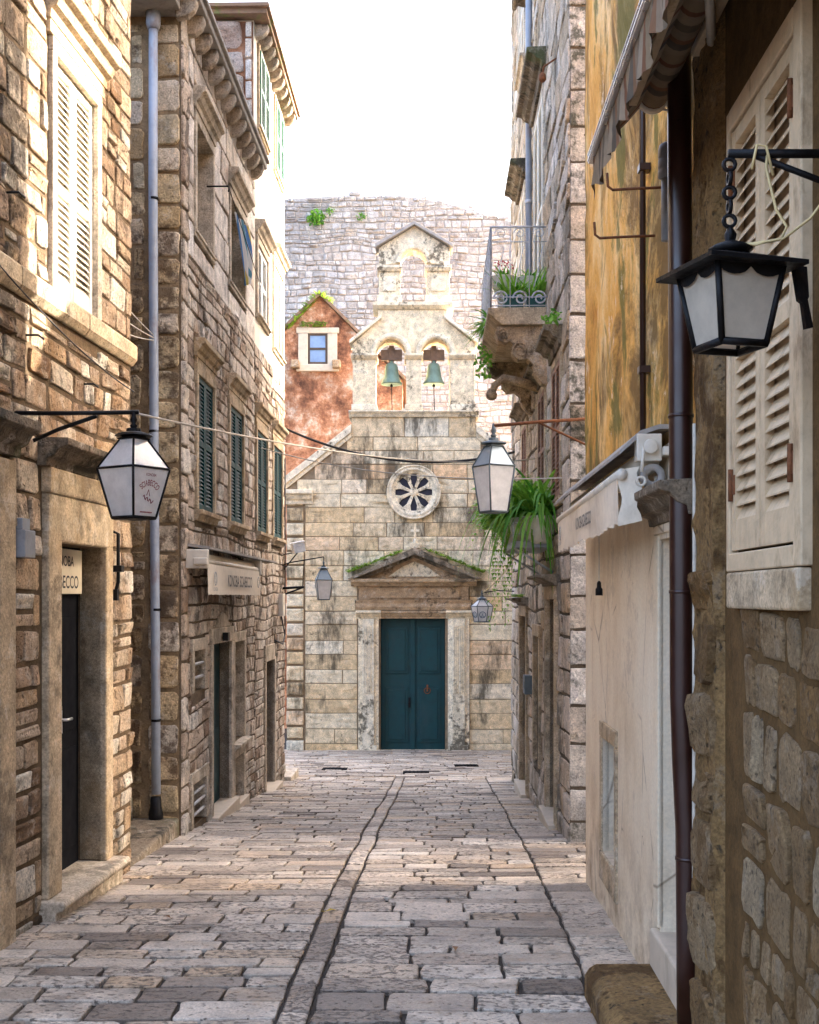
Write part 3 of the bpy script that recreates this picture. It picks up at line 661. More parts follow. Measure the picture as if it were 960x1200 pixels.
# ================================================================== SECOND LEFT HOUSE (drainpipe corner)
h = thing('stone_house', 'tall pale stone house at left with four teal shuttered windows and corbelled eaves', 'house', (-2.0, 11.7, gz(11.7)))
LW = [(10.42, 11.16), (12.04, 12.84), (13.84, 14.66), (15.24, 16.06)]
UA = (10.35, 11.10, 3.18, 4.12); UB = (12.06, 12.95, 3.2, 4.05)
B1 = (10.24, 10.72, -.82, -.46); B2 = (10.2, 10.78, -1.98, -1.60); DR = (11.10, 12.08, -2.3, -.44); N1 = (12.3, 12.9, -1.5, -.46); N2 = (12.3, 12.86, -2.3, -1.66); DF = (14.55, 15.3, -2.5, -.79)
ops = [(a, b, .77, 1.95, .12) for a, b in LW[:2]]+[(*UA, .22), (*UB, .22), (*B1, .15), (*B2, .15), (*DR, .1), (*N1, .12), (*N2, .12)]
mb = MB(); panel(mb, L2, 9.8, 13.7, -2.9, 4.86, ops); mb.build('wall', M['l2m'], h)
sur = lambda o, s=.09, t=.09, b=.09: (o[0]-s, o[1]+s, o[2]-b, o[3]+t)
hol = [(a-.1, b+.1, .62, 2.26) for a, b in LW]+[sur(UA, .08, .32, .1), sur(UB, .08, .32, .1), sur(B1), sur(B2), sur(DR, .12, .12), sur(N1, .1), sur(N2, .1), sur(DF, .1)]
mb = MB()
stones(mb, L2, 9.8, 10.05, -2.3, 4.86, (.19,.30), (.25,.26), .018, (.012,.03), rnd=.25, warp=.03, base=GB(L2), holes=hol, edge=.014, jit=.07, tilt=.4)
stones(mb, L2, 10.06, 13.7, -2.6, 2.9, (.08,.17), (.13,.36), .014, (.005,.018), rnd=.24, warp=.05, base=GB(L2), holes=hol, edge=.008, tilt=.5, split=.16, jit=.09)
mb.build('masonry', M['l2'], h)
mb = MB(); stones(mb, L2, 10.06, 13.7, 2.9, 4.86, (.24,.34), (.35,.8), .014, (.008,.018), rnd=.18, warp=.015, holes=hol, edge=.012, tilt=.3); mb.build('upper_masonry', M['l2a'], h)
mb = MB(); panel(mb, L2F, -5, -1.89, -2.6, 4.85, [], w=0); mb.build('side_wall', M['l2fm'], h)
mb = MB(); stones(mb, L2F, -4.2, -2.16, -2.2, 4.7, (.17,.30), (.20,.44), .026, (.005,.022), rnd=.32, warp=.07, base=lambda u: -2.0, edge=.014, tilt=.6, split=.14, jit=.11)
stones(mb, L2F, -2.15, -1.875, -2.2, 4.7, (.19,.30), (.27,.28), .024, (.01,.028), rnd=.28, warp=.03, base=lambda u: -2.0, edge=.014, tilt=.6, jit=.08)
mb.build('side_masonry', M['l2f'], h)
house_body(h, L2, 9.85, 13.7, -2.8, 4.8, 4.5, M['l2m'])
mb = MB(); mb.box(L2, 9.55, 13.62, 4.87, 4.93, -4.5, .17); mb.box(L2, 9.5, 13.62, 4.93, 4.97, -4.5, .2); mb.box(L2F, -6, -1.86, 4.76, 4.869, .0, .32); rf = mb.build('roof', M['slab'], h, bevel=.01)
for i in range(13):
    u = 9.72+.31*i; mb = MB()
    mb.prism(Plain(L2.p(u, 0), L2.n, (0,0,1), L2.du), [(-.02, 4.865), (.15, 4.865), (.155, 4.82), (.13, 4.76), (.08, 4.715), (-.02, 4.70)], -.045, .045); mb.build('eaves_corbel', M['corbel'], h, bevel=.012)
for i, (a, b) in enumerate(LW[:2]):
    window(h, L2, a, b, .77, 1.95, sur=.075, deep=.12, sh='green_sh', trim='trim', cornice=(2.09, 2.25, .10), sill=.10, csw=.08, shw=-.02, pitch=.034)
wn = window(h, L2, *UA, sur=.07, deep=.22, pane='glass', trim='trimp', cornice=(4.22, 4.40, .12), sill=.07, csw=.04)
wn = window(h, L2, *UB, sur=.07, deep=.22, pane='dark', trim='trimp', cornice=(4.15, 4.32, .12), sill=.07, csw=.04)
for o, nb in ((B1, 2), (B2, 3)):
    w = window(h, L2, *o, sur=.09, deep=.15, pane='dark', trim='trimp', frame=False); mb = MB()
    for i in range(nb):
        z = o[2]+(o[3]-o[2])*(i+1)/(nb+1); mb.tube([L2.p(o[0], z, -.0), L2.p(o[1], z, -.0)], .014, 6)
    mb.build('window_bars', M['grey_iron'], w)
mb = MB(); mb.box(L2, DR[0]-.02, DR[1]+.02, -2.3, DR[3], -.12, -.099); mb.box(L2, 11.2, 11.55, -1.9, -1.3, -.1, -.088); mb.box(L2, 11.62, 11.98, -1.9, -1.3, -.1, -.088); d = mb.build('door', M['door_t'], h)
mb = MB(); mb.box(L2, DR[0]-.11, DR[0], -2.3, DR[3], -.1, .03); mb.box(L2, DR[1], DR[1]+.13, -2.3, DR[3], -.1, .03); mb.box(L2, DR[0]-.11, DR[1]+.13, DR[3]+.001, DR[3]+.15, -.1, .032)
mb.prism(L2, [(11.2, DR[3]+.15), (12.0, DR[3]+.15), (11.85, DR[3]+.26), (11.6, DR[3]+.30), (11.35, DR[3]+.26)], -.02, .025); mb.build('surround', M['trimp'], d, bevel=.008)
mb = MB(); mb.box(L2, DR[0]-.1, DR[1]+.14, -2.35, -2.03, -.1, .09); mb.build('doorstep', M['trimw'], d, bevel=.012)
mb = MB(); mb.tube([L2.p(11.55, DR[3]+.05, .03), L2.p(11.55, DR[3]+.05, .09)], .02, 8); mb.box(L2, 11.50, 11.60, DR[3]+.02, DR[3]+.10, .04, .09); mb.build('door_lamp', M['iron'], d)
window(h, L2, *N1, sur=.09, deep=.12, pane='glass', trim='trimp', frame=True, sill=.09)
w = window(h, L2, *N2, sur=.09, deep=.12, pane='dark', trim='trimp', frame=False)
mb = MB(); mb.box(L2, N2[0]-.1, N2[1]+.1, -2.5, -2.13, -.1, .07); mb.build('sill', M['trimw'], w, bevel=.01)

# ================================================================== THIRD LEFT HOUSE (sunlit upper front)
h = thing('stone_house', 'higher house behind the drainpipe house with sunlit pale upper front and sun-brightened green shutters', 'house', (-1.9, 15, gz(15)))
UC = (13.9, 14.72, 3.3, 4.12); UD = (15.3, 16.15, 3.2, 4.28); T = [(14.0, 14.72, 5.53, 6.42), (15.4, 16.12, 5.53, 6.42)]
mb = MB(); panel(mb, L2, 13.705, 16.45, -2.9, 2.85, [(a, b, .77, 1.95, .12) for a, b in LW[2:]]+[(*DF, .12)]); mb.build('wall', M['l2m'], h)
mb = MB(); panel(mb, L2, 13.705, 16.45, 2.852, 6.62, [(*UC, .12), (*UD, .12)]+[(*t, .12) for t in T]); mb.build('upper_wall', M['l3'], h)
mb = MB(); stones(mb, L2, 13.71, 16.44, -2.7, 2.95, (.08,.17), (.13,.36), .014, (.005,.018), rnd=.24, warp=.05, base=GB(L2), holes=hol, edge=.008, tilt=.5, split=.16, jit=.09); mb.build('masonry', M['l2'], h)
mb = MB(); panel(mb, L3F, -6, -1.795, 4.6, 6.6, []); mb.build('side_wall', M['red'], h)
mb = MB(); stones(mb, L3F, -5, -1.90, 4.7, 6.6, (.18,.36), (.3,.75), .03, (.01,.06), rnd=.5, warp=.12, edge=.04, tilt=.8, skip=.12)
mb.build('side_masonry', M['l3f'], h)
mb = MB(); stones(mb, L3F, -1.89, -1.80, 4.7, 6.6, (.18,.30), (.09,.1), .016, (.01,.02), rnd=.15, warp=.01, edge=.012); mb.build('corner_masonry', M['l2a'], h)
house_body(h, L2, 13.75, 16.43, -2.9, 6.6, 4.5, M['l2m'])
mb = MB(); mb.box(L2, 13.55, 16.6, 6.63, 6.69, -4.6, .17); mb.box(L2, 13.5, 16.65, 6.69, 6.73, -4.6, .2); mb.build('roof', M['rooft'], h)
for i in range(10):
    u = 13.85+.285*i; mb = MB()
    mb.prism(Plain(L2.p(u, 0), L2.n, (0,0,1), L2.du), [(-.02, 6.625), (.15, 6.625), (.155, 6.58), (.13, 6.53), (.08, 6.49), (-.02, 6.47)], -.05, .05); mb.build('eaves_corbel', M['corbel'], h, bevel=.012)
for a, b in LW[2:]:
    window(h, L2, a, b, .77, 1.95, sur=.075, deep=.12, sh='green_sh', trim='trim', cornice=(2.09, 2.25, .10), sill=.10, csw=.08, shw=-.02, pitch=.034)
window(h, L2, *UC, sur=.07, deep=.12, sh='pale_sh', trim='trimp', cornice=(4.22, 4.38, .12), sill=.06, csw=.06, shw=-.02)
window(h, L2, *UD, sur=.07, deep=.12, sh='white_sh', trim='trimp', cornice=(4.38, 4.52, .12), sill=.06, csw=.06, shw=-.02)
for t in T: window(h, L2, *t, sur=.05, deep=.12, sh='green_sun', trim='trim', sill=.06, csw=.05, shw=.015)
mb = MB(); mb.box(L2, DF[0]-.02, DF[1]+.02, -2.5, DF[3], -.14, -.119); d = mb.build('door', M['wood_d'], h)
mb = MB(); mb.box(L2, DF[0]-.1, DF[0], -2.5, DF[3], -.1, .03); mb.box(L2, DF[1], DF[1]+.1, -2.5, DF[3], -.1, .03); mb.box(L2, DF[0]-.1, DF[1]+.1, DF[3]+.001, DF[3]+.2, -.1, .032); mb.build('surround', M['trimp'], d, bevel=.008)
mb = MB(); mb.box(L2, DF[0]-.1, DF[1]+.1, -2.6, -2.36, -.1, .12); mb.build('doorstep', M['trimw'], d, bevel=.01)
mb = MB(); mb.box(L2, 16.44, 17.3, -2.9, -2.47, -1, .1); mb.box(L2, 16.44, 17.0, -2.9, -2.36, -1, -.05); tag(mb.build('stone_steps', M['trimp'], None, L2.p(16.8, -2.6), bevel=.015), 'low worn stone steps at the far end of the left houses by the church', 'steps')

# cloth hung out of the upper window
mb = MB(); q = 14
cs = []
for i in range(q+1):
    for j in range(7):
        t = i/q; s = j/6; f = .018*math.sin(t*16+s)
        top = (12.38+.40*t, 4.0-.06*t, .0+.09*t); bot = (12.66+.10*t, 3.30+.05*t, .06+.05*t); k = s**.8; bulge = .10*math.sin(PI*s)*t
        cs.append(L2.p(top[0]+(bot[0]-top[0])*k+bulge*.5, top[1]+(bot[1]-top[1])*s, top[2]+(bot[2]-top[2])*k+f+bulge*.25))
fs = [(i*7+j, (i+1)*7+j, (i+1)*7+j+1, i*7+j+1) for i in range(q) for j in range(6)]
def clothmat():
    n = NT('striped blue yellow cloth'); qx = n.new('ShaderNodeSeparateXYZ'); n.put(qx.inputs[0], n.tc)
    c = n.ramp(n.math('FRACT', n.math('MULTIPLY', n.math('ADD', qx.outputs[1], n.math('MULTIPLY', qx.outputs[2], .35)), 4.2)), [(0, (.62,.60,.56)), (.3, (.08,.20,.42)), (.45, (.55,.42,.10)), (.62, (.66,.64,.60)), (.85, (.10,.24,.30))], 'CONSTANT'); return n.done(c, .9)
mb.add(cs, fs, None, True); tag(mb.build('hanging_cloth', clothmat(), None, L2.p(12.6, 3.25, .2)), 'blue and yellow striped cloth hung out of the upper left window', 'cloth')
mb = MB(); mb.tube([L2.p(10.9, 3.75, 0), L2.p(10.9, 3.75, .2), L2.p(10.9, 3.70, .2)], .008, 6); mb.tube([L2.p(10.9, 3.75, .2), L2.p(12.9, 3.35, .2)], .004, 5)
tag(mb.build('clothes_line', M['iron'], None, L2.p(10.9, 3.7)), 'thin clothes line on an iron peg beside the upper left window', 'clothes line')

# drainpipe on the corner
t = thing('drainpipe', 'pale blue grey drainpipe running down the tan stone corner at left', 'drainpipe', (-2.08, 9.72, -.2))
mb = MB(); mb.tube([(-2.085, 9.72, E+4.78), (-2.085, 9.71, E+3.3), (-2.075, 9.71, E+1.0), (-2.065, 9.71, E-.4), (-2.06, 9.71, E-1.6)], .037, 14); mb.build('pipe', M['pipe_b'], t)
for z in (3.24, 1.35, -.10, .2-1.2): mb = MB(); mb.lathe((-2.08+.01*(z < 1)+.01*(z < 0), 9.712, E+z), [(.037, -.010), (.041, -.010), (.041, .010), (.037, .010)], 14); mb.build('bracket', M['iron'], t)
mb = MB(); mb.lathe((-2.085, 9.72, E+4.62), [(.046, 0), (.06, .05), (.06, .14), (.05, .14)], 14); mb.build('rain_head', M['pipe_b'], t)
mb = MB(); mb.lathe((-2.06, 9.7, E-1.84), [(.06, 0), (.06, .08), (.048, .14), (.042, .22)], 12); mb.build('foot', M['iron'], t)  # the foot's black also carries the shadow at the pipe's base
# alley steps
mb = MB(); mb.box(WORLD, -4, -1.88, 7.98, 9.76, -.75, E-1.80); mb.box(WORLD, -4, -2.25, 8.6, 9.74, -.7, E-1.62); mb.box(WORLD, -5, -2.65, 8.0, 9.74, -.7, E-1.45)
tag(mb.build('stone_steps', M['trimm'], None, (-2.3, 8.9, gz(8.9)), bevel=.02), 'worn stone steps into the side alley beside the blue grey drainpipe', 'steps')
mb = MB(); mb.box(WORLD, -6, -5.4, 7, 10, -1, E+4); tag(mb.build('garden_wall', M['l2m'], None, (-5.7, 8.5, -.3)), 'stone wall closing the side alley at left', 'wall')

# left awning
t = thing('awning', 'beige retracted awning with dark lettering under a flat hood on the left house', 'awning', L2.p(11.6, .1, .1))
mb = MB(); mb.prism(Plain(L2.p(0,0), L2.n, (0,0,1), L2.du), [(0, .43), (.20, .405), (.20, .425), (0, .455)], 10.0, 14.2); mb.build('hood', M['slab'], t)
mb = MB(); mb.tube([L2.p(9.95, .33, .09), L2.p(12.9, .33, .09)], .05, 12); mb.tube([L2.p(9.95, .30, .15), L2.p(12.95, .30, .15)], .026, 8); mb.build('roller', M['white_m'], t)
mb = MB(); mb.box(L2, 9.93, 9.98, .24, .40, .01, .20); mb.box(L2, 9.88, 9.94, .27, .33, .08, .2); mb.build('end_bracket', M['white_m'], t, bevel=.01)
mb = MB(); mb.box(L2, 12.9, 12.95, .24, .40, .01, .20); mb.build('end_bracket', M['white_m'], t, bevel=.01)
mb = MB(); vs = []
for i in range(25):
    u = 9.98+2.9*i/24; k = .008*math.sin(i*1.9)
    vs += [L2.p(u, .28, .185), L2.p(u, .02+.006*(i % 2), .19+k)]
mb.add(vs, [(2*i, 2*i+1, 2*i+3, 2*i+2) for i in range(24)], None, True); mb.build('valance', M['canvas'], t)
mb = MB(); text_mb(mb, 'KONOBA SCIABECCO', L2, 11.55, .10, .15, .205, squash=.95); mb.build('lettering', M['ink'], t)
mb = MB(); ring(mb, L2, 10.25, .16, [(.05,.203), (.06,.203), (.06,.206), (.05,.206)], 16); text_mb(mb, 'S', L2, 10.25, .125, .09, .205); text_mb(mb, 'KONOBA', L2, 10.25, .055, .045, .205); mb.build('emblem', M['ink_g'], t)
mb = MB(); ring(mb, L2, 12.7, .16, [(.05,.203), (.06,.203), (.06,.206), (.05,.206)], 16); text_mb(mb, 'S', L2, 12.7, .125, .09, .205); mb.build('emblem', M['ink_g'], t)
# ================================================================== CHURCH AT THE END
h = thing('church', 'small pale stone church with bell gable and rose window closing the street', 'church', (.1, 26.5, gz(26.5)))
xl, xr, xc = cx(336), cx(634), cx(485)
DO = (cx(446), cx(522), -3.7, cv(725))
ev, apx = cv(573), cv(448); tl, tr = cx(412), cx(558)
mb = MB(); panel(mb, CH, xl, xr, -4.2, ev, [(*DO, .28)], rim=1); mb.build('wall', M['chm'], h)
gab = [(xl, ev+.002), (xr, ev+.002), (tr, cv(508)), (tr, cv(489)), (tl, cv(489)), (tl, cv(508))]
mb = MB(); mb.prism(CH, gab, -.7, 0); mb.build('gable', M['chm'], h)
mb = MB(); mb.prism(CH, [(xl, -4.2), (xr, -4.2), (xr, ev-.3), (xc, apx-.6), (xl, ev-.3)], -5.5, -.72); mb.build('nave', M['cht'], h)
sl = (cv(508)-ev)/(tl-xl)
def ul(v):
    if v < ev: return (xl+.41, xr)
    if v < cv(508): return (xl+(v-ev)/sl+.06, xr-(v-ev)/sl-.06)
    return (tl, tr)
rose = (cx(485), cv(577), 31*K)
mb = MB()
stones(mb, CH, xl, xr, -3.55, cv(489), (.30,.36), (.55,1.35), .012, (.010,.022), rnd=.06, warp=.012, edge=.008, tilt=.25, jit=.008, ulim=ul, circ=rose, holes=[(rose[0]-.42, rose[0]+.42, rose[1]-.42, rose[1]+.42), (cx(419), cx(550), -4, cv(690)), (cx(428), cx(545), cv(692), cv(672)), (cx(450), cx(525), cv(675), cv(655))])
mb.build('masonry', M['ch'], h)
mb = MB(); stones(mb, CH, xl-.02, xl+.40, -3.5, ev-.05, (.30,.36), (.42,.43), .05, (.05,.065), rnd=.12, warp=0, edge=.03, tilt=.1, jit=.01); mb.build('corner_masonry', M['ch'], h)
for sx in (-1, 1):   # raking copings and eaves blocks
    mb = MB()
    a = (xl-.15 if sx < 0 else xr+.15); b = (tl if sx < 0 else tr)
    P = [(a, ev), (b, cv(508)+.02), (b, cv(508)+.20), (a, ev+.18)]
    mb.prism(CH, P, -.75, .10); mb.prism(CH, [(p[0], p[1]-.11) for p in P[:2]]+[(b, cv(508)+.018), (a, ev-.002)], -.3, .05)
    e0, e1 = (xl-.12, xl+.58) if sx < 0 else (xr-.58, xr+.12)
    mb.run(CH, CORN(ev-.34, ev-.02, .22), e0, e1)
    mb.build('coping', M['cht'], h, bevel=.008)
# rose window
mb = MB(); n = 40; mb.prism(CH, [(rose[0]+.44*math.cos(2*PI*i/n), rose[1]+.44*math.sin(2*PI*i/n)) for i in range(n)], .002, .012); rw = mb.build('rose_window', M['glass_d'], h)
mb = MB(); ring(mb, CH, *rose[:2], [(.41,.002), (.41,.05), (.445,.075), (.47,.075), (.48,.11), (.53,.125), (.56,.10), (.575,.13), (.60,.13), (.605,.002)])
mb.build('moulding', M['cht'], rw)
mb = MB()
for k in range(8):
    t = 2*PI*k/8+PI/8*0+PI/8; d = (math.cos(t), math.sin(t)); e = (-d[1], d[0]); r0, r1 = .07, .425
    pol = [(rose[0]+d[0]*r+e[0]*w, rose[1]+d[1]*r+e[1]*w) for r, w in ((r0,-.028), (.30,-.045), (.40,-.10), (r1,-.10), (r1,.10), (.40,.10), (.30,.045), (r0,.028))]
    mb.prism(CH, pol, .014, .05)
ring(mb, CH, *rose[:2], [(.0,.014), (.09,.014), (.10,.05), (.06,.075), (.0,.08)], 20); mb.build('tracery', M['cht'], rw, bevel=.008)
# bell gable, two tiers
mb = MB(); W0, W1 = -.62, .02
mb.run(CH, [(W0-.1, cv(489)), (.06, cv(489)), (.10, cv(487)+.02), (.16, cv(485)+.03), (.16, cv(482)), (W0-.1, cv(481))], cx(409), cx(561))
def arc(c, y, r, n=14): return [(cx(c+r*math.cos(PI-PI*i/n)), cv(y-r*math.sin(PI-PI*i/n))) for i in range(n+1)]
for a, b in ((413.5, 440.5), (476, 494), (527.5, 556.5)):
    mb.box(CH, cx(a), cx(b), cv(481)+.001, cv(421), W0, W1); mb.box(CH, cx(a-1.5), cx(b+1.5), cv(481)+.002, cv(474), W0-.03, W1+.04)
    mb.run(CH, [(W0-.04, cv(421)), (W1+.03, cv(421)), (W1+.10, cv(417.5)), (W1+.10, cv(415)), (W0-.04, cv(415))], cx(a-2), cx(b+2))
mb.prism(CH, [(cx(413), cv(415)+.001)]+arc(458.3, 415, 17.5)+arc(510.8, 415, 17)+[(cx(557), cv(415)+.001), (cx(557), cv(403)), (cx(524), cv(377)), (cx(524), cv(363)), (cx(443), cv(363)), (cx(443), cv(377)), (cx(413), cv(403))], W0, W1)
mb.build('bell_gable', M['cht'], h, bevel=.008)
mb = MB()
for c, r in ((458.3, 17.5), (510.8, 17)): ring(mb, CH, cx(c), cv(415), [(r*K, W1), (r*K, W1+.05), ((r+2)*K, W1+.09), ((r+6)*K, W1+.09), ((r+7)*K, W1)], 20, 0, PI)
for a, b in (((410, 403.5), (447, 374)), ((560, 403.5), (521, 374))):
    mb.prism(CH, [(cx(a[0]), cv(a[1])), (cx(b[0]), cv(b[1])), (cx(b[0]), cv(b[1]-4)), (cx(a[0]), cv(a[1]-4))], W0-.05, W1+.12)
mb.run(CH, [(W0-.06, cv(363)), (.05, cv(363)), (.13, cv(359)), (.13, cv(355)), (W0-.06, cv(354))], cx(437), cx(531))
mb.build('arch_moulding', M['cht'], h, bevel=.006)
mb = MB(); V0, V1 = -.5, -.02
for a, b in ((444, 469), (500, 527)):
    mb.box(CH, cx(a), cx(b), cv(354)+.001, cv(318), V0, V1); mb.box(CH, cx(a-2), cx(b+2), cv(354)+.002, cv(346), V0-.02, V1+.04)
    mb.run(CH, [(V0-.03, cv(318)), (V1+.03, cv(318)), (V1+.09, cv(314)), (V1+.09, cv(311)), (V0-.03, cv(310))], cx(a-2), cx(b+2))
    mb.box(CH, cx(a+5), cx(b-5), cv(341), cv(324), V1, V1+.02)
mb.prism(CH, [(cx(444), cv(310)+.001)]+arc(484.6, 308, 15.4)+[(cx(527), cv(310)+.001), (cx(527), cv(290)), (cx(485.5), cv(264.5)), (cx(444), cv(290))], V0, V1)
ring(mb, CH, cx(484.6), cv(308), [(15.4*K, V1), (15.4*K, V1+.04), (17*K, V1+.07), (20*K, V1+.07), (21*K, V1)], 18, 0, PI)
mb.build('upper_gable', M['cht'], h, bevel=.008)
mb = MB()
for a in (440, 531): mb.prism(CH, [(cx(a), cv(291)), (cx(485.5), cv(264.5)), (cx(485.5), cv(260.5)), (cx(a), cv(287))], V0-.08, V1+.14)
mb.build('gable_coping', M['slab'], h, bevel=.006)
for c, ww, hh in ((458.7, 0, 0), (508.8, .0, .004)):
    t = thing('church_bell', 'green bronze bell in the left arch of the bell gable' if c < 480 else 'green bronze bell in the right arch of the bell gable', 'bell', (cx(c), 26.8, E+cv(447)), 'bells in the bell gable')
    mb = MB(); y0 = E+cv(448); mb.lathe((cx(c), 26.8, y0), [(.20,.01), (.235,0), (.24,.03), (.20,.10), (.165,.20), (.148,.32), (.14,.40), (.115,.46), (.05,.49), (.04,.53)], 24); mb.build('bell', M['bronze'], t)
    mb = MB(); mb.lathe((cx(c), 26.8, y0-.05), [(.012,.3), (.02,.05), (.035,.03), (.03,0)], 8); mb.build('clapper', M['iron'], t)
    mb = MB(); mb.box(CH, cx(c-12.5), cx(c+12.5), cv(419.5), cv(407), -.38, -.24); mb.box(CH, cx(c-3), cx(c+3), cv(407), cv(402), -.36, -.26)
    for s in (-4, 4): mb.tube([CH.p(cx(c+s), cv(405), -.23), CH.p(cx(c+s*.5), cv(424), -.26)], .014, 6)
    mb.build('headstock', M['stock'], t, bevel=.01)
    mb = MB(); mb.tube([(cx(c), 26.8, y0), (cx(c+1), 26.75, y0-.75)], .010, 5); mb.build('bell_rope', M['iron'], t)
# portal
mb = MB(); mb.box(CH, DO[0]-.02, DO[1]+.02, -3.7, DO[3]+.02, -.30, -.25); m = (DO[0]+DO[1])/2
for s in (-1, 1):
    a, b = (DO[0]+.01, m-.012) if s < 0 else (m+.012, DO[1]-.01)
    mb.box(CH, a, b, -3.40, DO[3]-.01, -.25, -.20)
    for c, d_ in ((cv(871), cv(806)), (cv(790), cv(735))):
        mb.box(CH, a+.10, b-.10, c, d_, -.20, -.175); mb.box(CH, a+.16, b-.16, c+.06, d_-.06, -.175, -.155)
mb.box(CH, m-.05, m+.05, -3.40, DO[3]-.01, -.199, -.16)
d = mb.build('door', M['door_t'], h, bevel=.006)
mb = MB(); ring(mb, CH, cx(501), cv(810), [(.06,-.155), (.075,-.155), (.075,-.135), (.06,-.135)], 14); mb.box(CH, cx(500), cx(502), cv(811), cv(803), -.155, -.13); mb.build('knocker', M['rust'], d)
mb = MB(); mb.box(CH, m-.10, m-.055, cv(830), cv(818), -.16, -.13); mb.tube([CH.p(m-.08, cv(824), -.13), CH.p(m-.08, cv(824), -.09)], .02, 8); mb.build('lock', M['iron'], d)
for a, b in ((420, 444), (525, 550)):
    mb = MB()
    for (c, e_, q) in ((cx(a)+.10, cx(b)-.10, .14), (cx(a), cx(b), .08)):
        mb.box(CH, c, e_, -3.5, cv(725), -.02, q)
    lo, hi = cx(a)+.10, cx(b)-.10; kx = (hi-lo)/6
    for i in range(6): mb.box(CH, lo+kx*i+.007, lo+kx*(i+1)-.007, cv(812), cv(733), .14, .16)
    mb.box(CH, cx(a)-.03, cx(b)+.03, -3.6, cv(878), -.02, .19); mb.box(CH, cx(a)+.04, cx(b)-.04, cv(878), cv(873), -.02, .17)
    mb.run(CH, CORN(cv(725)+.001, cv(715), .22), cx(a)-.05, cx(b)+.05)
    mb.build('pilaster', M['cht'], d, bevel=.006)
mb = MB(); mb.box(CH, DO[0]-.1, DO[1]+.1, -3.6, -3.40, -.3, .10); mb.build('threshold', M['cht'], d, bevel=.01)
mb = MB(); mb.run(CH, CORN(cv(725)+.002, cv(715)-.004, .15), cx(444.5), cx(524.5)); mb.run(CH, [(0, cv(715)+.001), (.16, cv(715)), (.20, cv(711)), (.20, cv(707)), (.25, cv(703)), (0, cv(703))], cx(416.5), cx(553.5))
mb.box(CH, cx(421), cx(549), cv(703)+.001, cv(687), -.02, .12); mb.box(CH, cx(434), cx(538), cv(701), cv(689), .12, .15)
mb.run(CH, [(0, cv(687)+.001), (.16, cv(687)), (.24, cv(684)), (.36, cv(682)), (.38, cv(678.5)), (0, cv(678))], cx(412), cx(558)); mb.build('entablature', M['chd'], d, bevel=.006)
mb = MB(); mb.prism(CH, [(cx(414), cv(678)+.002), (cx(556), cv(678)+.002), (cx(486), cv(646))], -.02, .10); mb.build('tympanum', M['chd'], d)
mb = MB(); mb.prism(CH, [(cx(455), cv(676)), (cx(517), cv(676)), (cx(500), cv(664)), (cx(486), cv(658)), (cx(472), cv(664))], .102, .125); mb.build('relief', M['cht'], d, bevel=.02)
mb = MB()
for a in (408, 564): mb.prism(CH, [(cx(a), cv(678.5)), (cx(a+(7 if a < 480 else -7)), cv(678.5)), (cx(486), cv(650.5)), (cx(486), cv(642))], -.02, .40); mb.prism(CH, [(cx(a+(9 if a < 480 else -9)), cv(677.5)), (cx(a+(22 if a < 480 else -22)), cv(677.5)), (cx(486), cv(653.5)), (cx(486), cv(650.6))], -.02, .22)
mb.build('raking_cornice', M['trimm'], d, bevel=.006)
mb = MB(); mb.box(CH, cx(481), cx(492), cv(643), cv(637), .05, .3); mb.lathe(CH.p(cx(486.5), cv(637), .17), [(.05,0), (.05,.07), (.03,.10)], 10); mb.box(CH, cx(485.2), cx(487.8), cv(633), cv(615), .15, .19); mb.box(CH, cx(481.5), cx(491.5), cv(624), cv(621), .155, .185); mb.build('finial_cross', M['cht'], h, bevel=.01)
for (a, b, lab, y0, y1, den) in ((409, 470, 'left', 676, 652, 240), (500, 566, 'right', 650, 676, 240)):
    mb = MB()
    for i in range(den):
        t = R.random(); t = t**1.5 if lab == 'left' else 1-t**1.5
        px = a+(b-a)*t; py = y0+(y1-y0)*t-5.5
        p = CH.p(cx(px), cv(py)-.03+R.uniform(0,.03), R.uniform(.02, .38)); blade(mb, p, R.uniform(0, 2*PI), R.uniform(.08, .24), .05, .8, .7, 3)
    tag(mb.build('moss_plant', M['mossg'], None, CH.p(cx((a+b)/2), cv((y0+y1)/2), .2)), 'tuft of green moss on the %s slope of the church door pediment' % lab, 'moss', 'moss on the church portal')
# ================================================================== RED HOUSE, FORTRESS
Q = Front(33); KQ = 33/F
qx = lambda p: (p-480)*KQ; qv = lambda p: (700-p)*KQ
h = thing('red_house', 'crumbling red brown gabled house with one small window behind the church', 'house', (qx(376), 33, gz(29)))
WQ = (qx(361), qx(384), qv(427), qv(391))
mb = MB(); panel(mb, Q, qx(296), qx(472), -4.5, qv(446), [], rim=1); mb.prism(Q, [(qx(296), qv(446)+.001), (qx(472), qv(446)+.001), (qx(375), qv(347)), (qx(296), qv(425))], -5, 0); mb.build('wall', M['red'], h)
mb = MB(); mb.box(Q, qx(296), qx(471), -4.5, qv(447), -5, -1.01); mb.build('back_wall', M['red'], h)
mb = MB(); mb.prism(Q, [(qx(375), qv(347)+.002), (qx(477), qv(448)), (qx(477), qv(444)), (qx(375), qv(342.5))], -5.2, .14); mb.prism(Q, [(qx(290), qv(428)), (qx(375), qv(347)+.002), (qx(375), qv(342.5)), (qx(290), qv(424))], -5.2, .14); mb.build('roof', M['rooft'], h)
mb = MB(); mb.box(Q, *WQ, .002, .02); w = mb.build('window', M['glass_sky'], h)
mb = MB(); a, b, c, d_ = WQ; o = .27
mb.box(Q, a-o, a, c-.05, d_, .003, .06); mb.box(Q, b, b+o, c-.05, d_, .003, .06); mb.box(Q, a-o-.05, b+o+.05, d_+.001, d_+.16, .003, .07); mb.box(Q, a-o-.05, b+o+.05, c-.20, c-.001, .003, .08); mb.build('surround', M['trimw'], w, bevel=.02)
